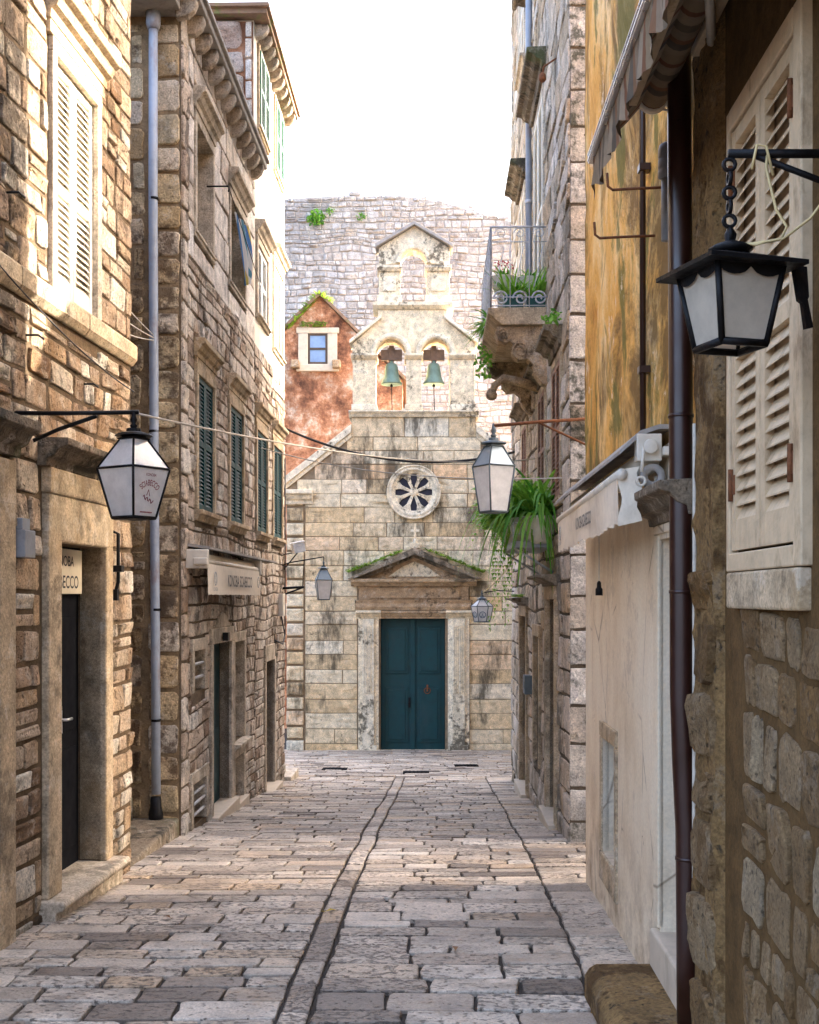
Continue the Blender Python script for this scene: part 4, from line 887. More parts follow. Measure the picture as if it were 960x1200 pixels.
mb = MB(); t = .06
mb.box(Q, a, a+t, c, d_, .022, .045); mb.box(Q, b-t, b, c, d_, .022, .045); mb.box(Q, a+t, b-t, c, c+t, .022, .044); mb.box(Q, a+t, b-t, d_-t, d_, .022, .044); mb.box(Q, a+t, b-t, (c+d_)/2-.03, (c+d_)/2+.03, .022, .044); mb.build('frame', M['wood_d'], w)
for p in (347, 395): mb = MB(); mb.box(Q, qx(p-5), qx(p+5), qv(433), qv(424), 0, .35); mb.build('corbel', M['chd'], h, bevel=.03)
mb = MB()
for i in range(420):
    t = R.random(); px = 338+37*t if R.random() < .8 else 375+12*R.random(); py = 385-41*min(1, (px-338)/37)+ (px-375)*1.0*(px > 375)
    p = Q.p(qx(px), qv(py+2), R.uniform(-.3, .16)); blade(mb, p, R.uniform(0, 2*PI), R.uniform(.1, .32), .07, .9, .6, 3)
tag(mb.build('roof_grass', M['mossg'], None, Q.p(qx(356), qv(366), 0)), 'bright green weeds growing on the red house roof edge', 'weeds')
mb = MB()
for i in range(130):
    p = Q.p(qx(R.uniform(352, 382)), qv(R.uniform(378, 384)), .06); blade(mb, p, R.uniform(-PI, 0), R.uniform(.06, .2), .05, .6, .7, 3)
tag(mb.build('window_weeds', M['mossg'], None, Q.p(qx(367), qv(382), .06)), 'patch of weeds above the small window of the red house', 'weeds')

KF = 42/F; FO = Round(42, 46, 1.0)
fx = lambda p: (p-480)*KF; fv = lambda p: (700-p)*KF
prof = [(200, 245), (260, 236), (336, 228), (400, 226), (480, 229), (515, 234), (540, 241), (598, 257), (640, 270), (760, 300)]
def ftop(u):
    p = u/KF+480
    for (a, y0), (b, y1) in zip(prof, prof[1:]):
        if a <= p <= b: return fv(y0+(y1-y0)*(p-a)/(b-a))
    return fv(245 if p < 200 else 300)
h = thing('fortress_wall', 'huge pale grey stone fortress bastion rising behind the church', 'fortress', (0, 42, gz(29)))
mb = MB(); us = [fx(200)+i*(fx(760)-fx(200))/44 for i in range(45)]
for a, b in zip(us, us[1:]):
    ta, tb = ftop(a)-.05, ftop(b)-.05
    P = FO.p
    mb.add([P(a,-5), P(b,-5), P(b,tb), P(a,ta), P(a,-5,-3), P(b,-5,-3), P(b,tb,-3), P(a,ta,-3)], [(0,1,2,3), (3,2,6,7), (5,4,7,6)], (.5,.5,.5))
mb.build('wall', M['fortm'], h)
mb = MB(); v = 2.0
while v < 14.4:
    hh = R.uniform(.13, .27); x = fx(310)
    while x < fx(640):
        wd = R.uniform(.17, .50); c = x+wd/2
        if v+hh < ftop(c)+R.uniform(-.05,.12): one_stone(mb, FO, c, v+hh/2, wd/2-.012, hh/2-.012, R.uniform(.02,.07), .36, .12, 4.2, .025, .4, .10, None, None)
        x += wd
    v += hh
mb.build('masonry', M['fort'], h)
for i, (px, py, s, n) in enumerate(((371, 254, .42, 160), (387, 247, .22, 60), (423, 254, .25, 60))):
    mb = MB(); leafball(mb, FO.p(fx(px), fv(py), .15), s*.7, s*.5, s*.65, n, s*.35)
    tag(mb.build('wall_plant', M['leafd'], None, FO.p(fx(px), fv(py)-s*.5, .1)), ['largest bush growing high on the fortress wall', 'small sprig high on the fortress wall just right of the largest bush', 'small bush on the fortress wall above the bell gable left side'][i], 'plant', 'plants on the fortress wall')
for i, (px, py, s, n) in enumerate(((560, 385, .5, 170), (555, 520, .3, 40))):
    pass
# unseen house block, added to keep sun off the lower far-left wall
h = thing('shade_house', 'unseen stone house added right of the church to block the sun', 'house', (5, 23, gz(23)))
mb = MB(); mb.box(WORLD, 4.4, 9, 17.2, 30, -3.5, E+6.1); mb.build('wall', M['l2f'], h)
mb = MB(); mb.box(WORLD, 4.3, 9.2, 17.0, 30.2, E+6.102, E+6.25); mb.build('roof', M['rooft'], h)
M['leaf_y'] = plain_mat('yellow dry leaf', (.62,.42,.04), .6); M['leaf_b'] = plain_mat('brown dry leaf', (.22,.10,.03), .7)
# ================================================================== RIGHT: OCHRE HOUSE
h = thing('ochre_house', 'house at right with flaking ochre upper render and cream plaster ground floor', 'house', R1.p(6, gz(6)-E))
DR = (4.42, 4.98, -1.40, .24); NI = (6.2, 6.68, -1.42, -.78)
mb = MB(); panel(mb, R1, 4.32, 7.45, -2.3, .62, [(*DR, .28), (*NI, .07)], w=.02, rim=.4); mb.build('wall', M['plaster'], h)
mb = MB(); n0, n1 = 40, 70
vs = [R1.p(4.32+3.33*i/n0, .60+5.95*j/n1, .012*noise.noise((i*.25, j*.25, 3))+.008*noise.noise((i*.7, j*.6, 9))) for i in range(n0+1) for j in range(n1+1)]
mb.add(vs, [(i*(n1+1)+j, (i+1)*(n1+1)+j, (i+1)*(n1+1)+j+1, i*(n1+1)+j+1) for i in range(n0) for j in range(n1)], None, True, True)
mb.box(R1, 7.6, 7.642, .6, 6.55, -.45, -.012); mb.build('upper_wall', M['ochre'], h)
house_body(h, R1, 4.3, 7.44, -2.3, 6.5, 4.5, M['l2m'], w=-.3)
mb = MB(); mb.box(R1, 4.3, 7.9, 6.56, 6.7, -4.7, .35); mb.build('roof', M['rooft'], h)
mb = MB(); mb.box(R1, DR[0]-.02, DR[1]+.02, -1.6, DR[3]+.02, -.29, -.26); d = mb.build('door', M['wood_d'], h)
mb = MB(); mb.box(R1, DR[1]+.0, DR[1]+.10, -1.38, .26, .0, .03); mb.box(R1, DR[0]-.08, DR[0], -1.38, .26, 0, .03); mb.box(R1, DR[0]-.08, DR[1]+.10, .262, .30, 0, .032); mb.build('surround', M['plaster'], d, bevel=.006)
mb = MB(); mb.run(R1, CORN(.30, .43, .15), DR[0]-.12, DR[1]+.13); mb.build('cornice', M['trimm'], d, bevel=.004)
mb = MB(); mb.box(R1, DR[0]-.06, DR[1]+.07, -2.0, -1.395, -.3, .05); mb.build('doorstep', M['trimw'], d, bevel=.01)
mb = MB(); mb.box(R1, NI[0]-.01, NI[1]+.01, NI[2], NI[3], -.075, -.052); w = mb.build('window', M['dark'], h)
mb = MB(); s = .065; mb.box(R1, NI[0]-s, NI[0], NI[2], NI[3], -.02, .032); mb.box(R1, NI[1], NI[1]+s, NI[2], NI[3], -.02, .032); mb.box(R1, NI[0]-s, NI[1]+s, NI[3]+.001, NI[3]+.09, -.02, .034); mb.box(R1, NI[0]-s, NI[1]+s, NI[2]-.16, NI[2]-.001, -.10, .034); mb.build('surround', M['trim'], w, bevel=.008)
mb = MB(); mb.prism(Plain((0,0,0), (1,0,0), (0,0,1), (0,1,0)), [(.74, -.25), (1.1, -.25), (1.1, E-1.55), (.79, E-1.55), (.755, E-1.565), (.74, E-1.60)], 3.0, 5.08)
tag(mb.build('stone_step', M['rough'], None, (.9, 4, gz(4)), bevel=.03), 'rounded rough stone step on the paving at the bottom right', 'step')
# conduit and rusty rods
t = thing('conduit', 'thin dark brown pipe running up the ochre wall above the cream awning', 'pipe', R1.p(5.33, .62, .03)); mb = MB(); mb.tube([R1.p(5.33, .66, .03), R1.p(5.33, 2.4, .032), R1.p(5.33, 6.5, .03)], .014, 8); mb.build('pipe', M['pipe_br'], t)
for z in (1.0, 1.9, 2.9): mb = MB(); mb.box(R1, 5.30, 5.36, z, z+.03, 0, .05); mb.build('bracket', M['pipe_br'], t)
for i, (u, v, L) in enumerate(((4.95, 1.70, .24), (5.2, 1.575, .26))):
    mb = MB(); mb.tube([R1.p(u, v, -.03), R1.p(u, v-.005, L*.5), R1.p(u, v-.01, L-.02), R1.p(u, v+.005, L), R1.p(u, v+.06, L+.004)], .006, 7)
    tag(mb.build('rusty_rod', M['rust'], None, R1.p(u, v)), ['upper rusty bent rod sticking out of the ochre wall', 'lower rusty bent rod sticking out of the ochre wall'][i], 'iron rod', 'rusty rods in the ochre wall')
t = thing('vent_pipe', 'short grey plastic vent pipe with ribbed cap beside the brown drainpipe', 'pipe', R1.p(4.62, 1.4, .05)); c = R1.p(4.62, 0, .06)
mb = MB(); mb.tube([R1.p(4.62, 1.38, .06), R1.p(4.62, 1.62, .06)], .022, 12); mb.build('pipe', M['pvc'], t)
mb = MB(); mb.lathe((c.x, c.y, E+1.62), [(.024,0), (.034,.005), (.034,.03), (.029,.035), (.034,.04), (.034,.07), (.029,.075), (.034,.08), (.034,.11), (.028,.13), (.012,.14)], 16); mb.build('cap', M['pvc'], t)
# cream awning with hood
t = thing('awning', 'cream awning with dark lettering under a sloping hood on the ochre house', 'awning', R1.p(6, .3, .1))
S = Plain(R1.p(0,0), R1.n, (0,0,1), R1.du)
mb = MB(); mb.prism(S, [(.01, .675), (.06, .675), (.13, .65), (.215, .575), (.215, .59), (.135, .668), (.06, .693), (.01, .693)], 4.78, 7.52); mb.build('hood', M['slab'], t)
mb = MB(); mb.tube([R1.p(4.86, .55, .09), R1.p(7.3, .55, .09)], .05, 12); mb.tube([R1.p(4.84, .50, .20), R1.p(7.28, .47, .20)], .024, 10); mb.build('roller', M['white_m'], t)
mb = MB(); vs = []
for i in range(41):
    u = 4.86+2.4*i/40; k = .007*math.sin(i*2.3)+.012*math.sin(i*.4)
    vs += [R1.p(u, .50-.03*i/40, .215), R1.p(u, .40-.03*i/40, .212+k*.5), R1.p(u, .295-.02*i/40+.008*math.sin(i*PI/1.5), .208+k)]
mb.add(vs, [(3*i+j, 3*i+j+1, 3*i+j+4, 3*i+j+3) for i in range(40) for j in (0, 1)], None, True); mb.build('valance', M['canvas'], t)
mb = MB(); vs = []
for j in range(9): vs += [R1.p(4.857+.006*math.sin(j), .52-.23*j/8, .205+.008*math.sin(j*1.1)), R1.p(4.83, .53-.22*j/8, .13+.012*math.sin(j*1.4))]
mb.add(vs, [(2*j, 2*j+1, 2*j+3, 2*j+2) for j in range(8)], None, True); mb.build('side_flap', M['canvas'], t)
mb = MB(); text_mb(mb, 'KONOBA SCIABECCO', R1, 5.9, .35, .085, .228, flipu=True, squash=.72); mb.build('lettering', M['ink'], t)
mb = MB(); ring(mb, R1, 7.0, .375, [(.035,.226), (.042,.226), (.042,.229), (.035,.229)], 16); text_mb(mb, 'S', R1, 7.0, .35, .065, .228, flipu=True); text_mb(mb, 'KONOBA', R1, 7.0, .305, .03, .228, flipu=True); mb.build('emblem', M['ink_g'], t)
mb = MB(); mb.box(R1, 4.77, 4.84, .545, .655, .05, .15); mb.box(R1, 4.74, 4.83, .565, .60, -.0, .05); mb.tube([R1.p(4.74, .6, .10), R1.p(4.75, .6, .10)], .03, 14); mb.build('gearbox', M['white_m'], t, bevel=.008)
mb = MB(); mb.tube([R1.p(4.755, .60, .125), R1.p(4.75, .50, .135)], .007, 7); ring(mb, Plain(R1.p(4.75, .462, .138), (-1,0,0), (0,0,1), (0,-1,0)), 0, 0, [(.012,-.005), (.022,-.005), (.022,.005), (.012,.005)], 16)
mb.lathe(R1.p(4.74, .50, .075), [(.0,-.002), (.0,.0)], 6); mb.build('crank_loop', M['white_m'], t)
mb = MB(); ring(mb, Plain(R1.p(4.79, .485, .085), (-1,0,0), (0,0,1), (0,-1,0)), 0, 0, [(.022,-.012), (.05,-.012), (.05,.012), (.022,.012)], 20); mb.build('pulley', M['slab'], t)
mb = MB(); mb.tube([R1.p(4.84, .49, .06), R1.p(4.88, .36, .02)], .012, 7); mb.tube([R1.p(7.2, .52, .02), R1.p(7.2, .50, .2)], .012, 7); mb.build('arm', M['white_m'], t)
t = thing('hanging_bulb_socket', 'black bulb socket hanging on a cord below the cream awning', 'lamp socket', R1.p(6.55, .05, .02)); pb = R1.p(6.55, 0, .06)
mb = MB(); mb.tube([(pb.x, pb.y, E+.5), (pb.x, pb.y, E+.06)], .0035, 5); mb.build('cord', M['cable_w'], t)
mb = MB(); mb.lathe((pb.x, pb.y, E+.01), [(.014,.0), (.02,.0), (.02,.035), (.013,.045), (.012,.07), (.005,.08)], 12); mb.build('socket', M['iron'], t)

# ================================================================== RIGHT NEAR HOUSE
h = thing('stone_house', 'brown rubble house at the right edge with beige louvred shutters', 'house', R1.p(3, gz(3)-E))
W = (3.09, 3.76, .14, 1.46)
mb = MB(); panel(mb, R1, 1.3, 4.315, -2, 6.5, [(*W, .16)], w=0); mb.build('wall', M['r0m'], h)
mb = MB()
n0, n1 = 14, 160
vs = [R1.p(3.93+.37*i/n0, -1.75+5*j/n1, (.035+.014*noise.noise((i*.35, j*.22, 1))+.010*noise.noise((i*.9, j*.55, 4)))*(0 if i in (0, n0) else 1)-.004) for i in range(n0+1) for j in range(n1+1)]
mb.add(vs, [(i*(n1+1)+j, (i+1)*(n1+1)+j, (i+1)*(n1+1)+j+1, i*(n1+1)+j+1) for i in range(n0) for j in range(n1)], None, True, True); mb.build('corner_pier', M['rough'], h)
mb = MB(); stones(mb, R1, 3.95, 4.28, -1.75, .12, (.15,.30), (.3,.34), .03, (.038,.052), rnd=.45, warp=.05, edge=.012, tilt=.3, jit=.08)
stones(mb, R1, 1.4, 3.70, -1.75, -.04, (.11,.22), (.09,.26), .018, (.004,.013), rnd=.42, warp=.06, edge=.008, tilt=.7, jit=.13, split=.1); mb.build('masonry', M['r0'], h)
house_body(h, R1, 1.3, 4.3, -2, 6.5, 4.5, M['r0m'])
mb = MB(); mb.box(R1, 1.1, 4.29, 6.51, 6.65, -4.7, .35); mb.build('roof', M['rooft'], h)
w = window(h, R1, *W, sur=0, deep=.15, sh='beige_sh', shw=-.005, pitch=.044, mid=(.47,), bottom=.09)
mb = MB(); q = .07; mb.box(R1, W[0]-q, W[0]-.002, W[2]-.06, W[3]+q, -.05, .03); mb.box(R1, W[1]+.002, W[1]+q*.55, W[2]-.06, W[3]+q, -.05, .03); mb.box(R1, W[0]-.002, W[1]+.002, W[3]+.001, W[3]+q, -.05, .031); mb.box(R1, W[0]-.002, W[1]+.002, W[2]-.06, W[2]-.003, -.05, .031); mb.build('surround', M['beige_sh'], w, bevel=.005)
mb = MB(); mb.box(R1, W[0]-.06, W[1]+.02, -.035, W[2]-.063, -.05, .035); mb.build('sill', M['trim'], w, bevel=.008)
for u in (3.11, 3.74):
    for z in (.30, 1.25): mb = MB(); mb.tube([R1.p(u, z, .03), R1.p(u, z+.10, .03)], .008, 8); mb.box(R1, u-.03, u+.03, z+.02, z+.08, .022, .028); mb.build('hinge', M['rust'], w)
# brown drainpipe
t = thing('drainpipe', 'glossy dark brown drainpipe in front of the right houses', 'drainpipe', (.99, 4.35, gz(4.35)))
mb = MB(); mb.tube([(.978, 4.35, E+4), (.984, 4.35, E+1.5), (.990, 4.35, E+.3), (.992, 4.35, E-.35), (1.0, 4.35, E-.60), (1.012, 4.35, E-.85), (1.015, 4.35, E-1.2), (1.018, 4.35, -.01)], .043, 18); mb.build('pipe', M['pipe_br'], t)
for x, z in ((.988, .66), (.991, .02), (1.014, -.95)): mb = MB(); mb.lathe((x, 4.35, E+z), [(.043,-.006), (.0465,-.006), (.0465,.006), (.043,.006)], 18); mb.build('collar', M['pipe_br'], t)
mb = MB(); mb.box(WORLD, .985, 1.10, 4.345, 4.355, E+.01, E+.03); mb.box(WORLD, 1.0, 1.10, 4.345, 4.355, E-.96, E-.94); mb.build('bracket', M['iron'], t)
cable('wall_cable', 'white cable running down beside the dark brown drainpipe', R1.p(4.26, .62, .03), R1.p(4.27, -1.1, .03), 0, .008, M['cable_w'])

# striped awning overhead
t = thing('awning', 'faded striped awning with aluminium front bar overhanging at the top right', 'awning', R1.p(3, 1.7, .2))
a, b = 1.4, 4.62; FW, FV, RW, RV = .35, 1.69, .12, 1.92
mb = MB(); mb.box(R1, a, b, FV-.012, FV+.035, FW-.012, FW+.014); mb.box(R1, a, b, FV-.004, FV+.003, FW+.014, FW+.018); mb.box(R1, a, b, FV+.018, FV+.024, FW+.014, FW+.018); mb.build('front_bar', M['chrome'], t, bevel=.003)
mb = MB(); vs = []; N = 60
for i in range(N+1):
    u = a+(b-a)*i/N
    for j in range(6): s = j/5; vs.append(R1.p(u, RV+.03+(FV+.03-RV-.03)*s-.02*math.sin(PI*s), RW+(FW-RW)*s))
mb.add(vs, [(i*6+j, i*6+j+1, (i+1)*6+j+1, (i+1)*6+j) for i in range(N) for j in range(5)], None, True); mb.build('canopy', M['stripe'], t)
mb = MB(); vs = []; N = 120
for i in range(N+1):
    u = a+(b-.03-a)*i/N; ph = u*2*PI/.30
    for j in range(4): s = j/3; vs.append(R1.p(u, FV-.012-(.115+.045*abs(math.sin(ph/2)))*s, FW-.002+.012*s*math.sin(u*31)+.006*s*math.sin(u*77)))
mb.add(vs, [(i*4+j, i*4+j+1, (i+1)*4+j+1, (i+1)*4+j) for i in range(N) for j in range(3)], None, True); mb.build('valance', M['stripe'], t)
mb = MB(); mb.tube([R1.p(a, RV, RW), R1.p(4.56, RV, RW)], .055, 16); mb.build('roller', M['stripe'], t)
mb = MB(); mb.tube([R1.p(4.56, RV, RW), R1.p(4.60, RV, RW)], .060, 18); mb.tube([R1.p(4.58, RV-.02, RW), R1.p(4.58, RV-.04, .0)], .010, 7); mb.tube([R1.p(4.60, RV-.03, RW+.02), R1.p(4.60, RV-.05, -.0)], .006, 7); mb.box(R1, 4.53, 4.60, RV-.10, RV+.06, -.01, .02); mb.build('end_bracket', M['white_m'], t)
mb = MB(); mb.box(R1, a, 4.35, RV-.13, RV-.10, .22, .25); mb.box(R1, a, 4.2, RV-.02, RV+.04, .02, .055); mb.build('rail', M['beige_sh'], t, bevel=.005)
mb = MB(); mb.tube([R1.p(4.0, 1.86, .03), R1.p(3.3, 1.80, .2), R1.p(2.7, 1.70, FW)], .016, 8); mb.tube([R1.p(2.4, 1.86, .03), R1.p(2.0, 1.80, .2), R1.p(1.6, 1.70, FW)], .016, 8); mb.build('folding_arm', M['white_m'], t)
# wall block above the window so the awning is fixed to something
mb = MB(); mb.box(R1, 1.4, 4.3, 2.03, 2.2, 0, .16); mb.build('canopy_board', M['wood_d'], t)

# ================================================================== FAR RIGHT HOUSE
h = thing('stone_house', 'tall white weathered stone house at right with a balcony and pots', 'house', R2.p(12.5, gz(12.5)-E))
C1 = (9.95, 10.65, .85, 2.0); C2 = (11.4, 12.1, .85, 2.0); C3 = (13.7, 14.4, .85, 2.0); BD = (11.6, 12.6, 2.75, 4.9); U2 = (14.0, 14.9, 3.5, 4.8); U3 = (14.1, 14.9, 6.4, 7.6); U4 = (11.4, 12.3, 6.3, 7.6)
G1 = (10.3, 11.1, -2.2, -.02); G2 = (13.6, 14.6, -2.4, -.22); G3 = (11.9, 12.5, -1.7, -.4)
ops = [(*o, .12) for o in (C1, C2, C3, BD, U2, U3, U4, G1, G2, G3)]
mb = MB(); panel(mb, R2, 9.4, 16.6, -2.8, 9.5, ops); mb.build('wall', M['r2m'], h)
hol = [(o[0]-.09, o[1]+.09, o[2]-.08, o[3]+.12) for o in (C1, C2, C3, BD, U2, U3, U4, G1, G2, G3)]
mb = MB(); stones(mb, R2, 9.4, 16.6, -2.6, 9.5, (.18,.30), (.25,.7), .02, (.006,.022), rnd=.28, warp=.04, holes=hol, base=GB(R2), edge=.011, tilt=.4, jit=.08); mb.build('masonry', M['r2'], h)
mb = MB(); x0 = R2.p(9.4, 0).x; stones(mb, R2F, x0-.012, x0+.17, -2.3, 9, (.22,.36), (.2,.21), .016, (.004,.014), rnd=.12, warp=.02, base=lambda u: -2.02, edge=.007, jit=.05); stones(mb, R2F, x0+.17, x0+1.3, -2.3, 9, (.24,.36), (.3,.6), .016, (.01,.025), rnd=.2, warp=.02, edge=.012); mb.build('side_masonry', M['r2f'], h)
mb = MB(); mb.box(R2, 9.42, 11.5, -2.8, 5.0, -9, -.452); mb.box(R2, 11.5, 16.58, -2.8, 9.5, -3.7, -.452); mb.build('back_wall', M['r2m'], h)  # unseen back blocks; the low near one is shaped to gate the sun
mb = MB(); mb.box(R2, 9.2, 16.8, 9.51, 9.65, -4, .3); mb.build('roof', M['rooft'], h)
for o, c in ((C1, (2.10, 2.26)), (C2, (2.10, 2.26)), (C3, (2.08, 2.22))):
    w = window(h, R2, *o, sur=.07, deep=.12, sh='brown_sh', trim='trim', shw=.0, sill=.07, csw=.05)
    mb = MB(); mb.run(R2, CORN(*c, .17), o[0]-.1, o[1]+.1); mb.box(R2, o[0]-.06, o[1]+.06, 2.07, c[0], 0, .05); mb.build('cornice', M['trimm'], w, bevel=.005)
w = window(h, R2, *BD, sur=.07, deep=.12, sh='white_sh', trim='trimp', shw=.0); mb = MB(); mb.run(R2, CORN(5.05, 5.22, .2), BD[0]-.3, BD[1]+.25); mb.box(R2, BD[0]-.05, BD[1]+.05, 4.98, 5.05, 0, .06); mb.build('cornice', M['trimm'], w, bevel=.005)
for o in (U2, U3, U4):
    w = window(h, R2, *o, sur=.07, deep=.12, sh='white_sh', trim='trimp', shw=.0, sill=.08, csw=.08); mb = MB(); mb.run(R2, CORN(o[3]+.14, o[3]+.30, .2), o[0]-.15, o[1]+.15); mb.build('cornice', M['trimm'], w, bevel=.005)
for o in (G1, G2, G3):
    mb = MB(); mb.box(R2, o[0]-.02, o[1]+.02, o[2], o[3], -.14, -.119); d = mb.build('door' if o != G3 else 'window', M['wood_d'], h)
    mb = MB(); mb.box(R2, o[0]-.1, o[0], o[2], o[3], -.1, .045); mb.box(R2, o[1], o[1]+.1, o[2], o[3], -.1, .045); mb.box(R2, o[0]-.1, o[1]+.1, o[3]+.001, o[3]+.12, -.1, .047); mb.build('surround', M['trim'], d, bevel=.008)
    if o != G3:
        mb = MB(); mb.run(R2, CORN(o[3]+.12, o[3]+.22, .20), o[0]-.16, o[1]+.16); mb.build('cornice', M['trimm'], d, bevel=.004)
        mb = MB(); mb.box(R2, o[0]-.1, o[1]+.1, o[2]-.3, gz(o[0])-E+.06, -.1, .10); mb.build('doorstep', M['trimw'], d, bevel=.01)
for u, v in ((10.6, 7.0), (13.2, 6.7)):
    mb = MB()
    pts = [(0, v), (.16, v+.02), (.22, v-.03), (.20, v-.10), (.15, v-.10), (.15, v-.05), (.0, v-.08)]
    mb.prism(Plain(R2.p(u, 0), R2.n, (0,0,1), R2.du), pts, 0, .25)
    mb.build('scroll_bracket', M['trimm'], h, bevel=.02)
# balcony (part of the house)
B0, B1_, BW = 11.2, 13.4, .57
mb = MB(); mb.run(R2, [(0, 2.56), (BW-.14, 2.56), (BW-.08, 2.60), (BW-.04, 2.64), (BW, 2.67), (BW, 2.72), (0, 2.725)], B0, B1_); bal = mb.build('balcony', M['trim'], h, bevel=.008)
for u in (11.34, 13.1):
    mb = MB(); f = Plain(R2.p(u, 0), R2.n, (0,0,1), R2.du)
    pol = [(0, 2.555), (.48, 2.555), (.50, 2.50), (.47, 2.43), (.40, 2.40), (.36, 2.42), (.33, 2.38), (.34, 2.30), (.28, 2.24), (.20, 2.25), (.14, 2.20), (.12, 2.10), (.06, 2.02), (0, 2.0)]
    mb.prism(f, pol, -.09, .09)
    for (a_, b_, r) in ((.42, 2.48, .055), (.26, 2.33, .075), (.08, 2.12, .05)):
        for sd in (-.092, .092):
            q = Plain(R2.p(u, 0)+R2.du*sd, R2.n, (0,0,1), R2.du); scroll(mb, q.p(a_, b_), q.a, q.b, r, 1.6, .012)
    mb.build('console', M['chd'], bal, bevel=.012)
mb = MB(); g = MB(); r_ = .007
def rail(p0, p1, n, scr=True):
    p0, p1 = Vector(p0), Vector(p1); d = (p1-p0).normalized(); L = (p1-p0).length; up = Vector((0,0,1)); H = .76
    for z in (0.02, .10, .62, H): mb.tube([p0+up*z, p1+up*z], r_*(1.4 if z == H else .8), 6)
    for i in range(n+1): q = p0+d*(L*i/n); mb.tube([q, q+up*H], r_*(1.3 if i in (0, n) else .8), 6)
    for i in range(n):
        m = p0+d*(L*(i+.5)/n); rr = L/n*.40
        scroll(mb, m+up*.70, d, up, min(.055, rr), 1.4, .006); scroll(mb, m+up*.09-d*rr*.1, d, up, min(.10, rr), 1.6, .009)
        mb.tube([m+up*.20+d*rr*.6, m+up*.40, m+up*.58-d*rr*.5], .005, 5)
f = lambda u, w: R2.p(u, 2.725, w)
rail(f(B0+.03, .0), f(B0+.03, BW-.03), 3); rail(f(B0+.03, BW-.03), f(B1_-.03, BW-.03), 9); rail(f(B1_-.03, BW-.03), f(B1_-.03, 0), 3)
mb.build('railing', M['grey_iron'], bal)
def dragon():
    mb = MB(); p = [R2.p(12.0, 2.10, .0), R2.p(12.0, 2.16, .2), R2.p(12.0, 2.20, .38), R2.p(12.0, 2.13, .47), R2.p(12.0, 2.03, .50)]
    mb.tube(p, .05, 10, r1=.035); mb.lathe(R2.p(12.0, 1.98, .50), [(.02,0), (.05,.02), (.06,.06), (.03,.12)], 10)
    return mb
dragon().build('water_spout', M['chd'], bal)
# pots and plants on the balcony
for i, (u, w, m_, lab) in enumerate(((11.36, .32, 'potg', 'dark green trough at the street side of the balcony'), (11.42, .10, 'potg', 'dark green trough beside the wall on the balcony'))):
    t = thing('plant_trough', lab, 'planter', R2.p(u, 2.725, w), 'planters on the balcony'); mb = MB(); mb.box(R2, u-.06, u+.22, 2.727, 2.87, w-.09, w+.09); mb.build('trough', M[m_], t, bevel=.015)
    mb = MB()
    for k in range(110): blade(mb, R2.p(u+R.uniform(-.05,.2), 2.86, w+R.uniform(-.08,.08)), R.uniform(0, 2*PI), R.uniform(.15,.36), .024, R.uniform(.7,1.5), .6, 5)
    mb.build('leaves', M['leaf'], t)
for i, (u, w) in enumerate(((11.75, .40), (11.8, .14))):
    t = thing('flower_pot', ['white flower pot with pink flowers on the balcony', 'plain white flower pot on the balcony by the wall'][i], 'flower pot', R2.p(u, 2.725, w), 'planters on the balcony')
    mb = MB(); mb.lathe(R2.p(u, 3.02, w), [(.05,-.28), (.055,-.02), (.09,0), (.12,.06), (.13,.12), (.135,.125), (.11,.125)], 18); mb.build('pot', M['pot'], t)
    mb = MB()
    for k in range(50): blade(mb, R2.p(u, 3.14, w), R.uniform(0, 2*PI), R.uniform(.06,.2), .02, R.uniform(.6,1.1), .6, 4)
    mb.build('leaves', M['leafd'], t)
    if i == 0:
        mb = MB(); leafball(mb, R2.p(u, 3.26, w), .12, .12, .06, 40, .035); mb.build('flowers', M['flower'], t)
t = thing('hanging_plant', 'spiky green plant spilling over the left end of the balcony', 'plant', R2.p(12.2, 2.7, .5)); mb = MB()
for k in range(60): blade(mb, R2.p(R.uniform(11.9, 12.6), 2.76, .5), R.uniform(PI*.6, PI*1.5), R.uniform(.2,.42), .035, R.uniform(.1,.7), .5, 5)
leafball(mb, R2.p(12.7, 2.55, .55), .10, .3, .22, 90, .06); mb.build('leaves', M['leafd'], t)
# grey pipe
t = thing('drainpipe', 'thin grey downpipe on the far right white stone house above the balcony', 'drainpipe', R2.p(13.0, 3.0, .05)); mb = MB(); mb.tube([R2.p(13.0, 2.9, .05), R2.p(13.0, 9.4, .05)], .035, 10); mb.build('pipe', M['pipe_b'], t)
for z in (4.3, 5.3, 6.6): mb = MB(); mb.lathe(R2.p(13.0, z, .05), [(.037,-.02), (.043,-.02), (.043,.02), (.037,.02)], 10); mb.build('bracket', M['grey_iron'], t)
mb = MB(); mb.tube([R2.p(10.4, 4.7, 0), R2.p(10.4, 4.62, .12), R2.p(10.4, 4.55, .13)], .008, 6); mb.lathe(R2.p(10.4, 4.49, .13), [(.02,0), (.035,.02), (.03,.06), (.01,.08)], 10); tag(mb.build('wall_hook', M['rust'], None, R2.p(10.4, 4.5)), 'small rusty hook on the white stone wall above the balcony', 'hook')
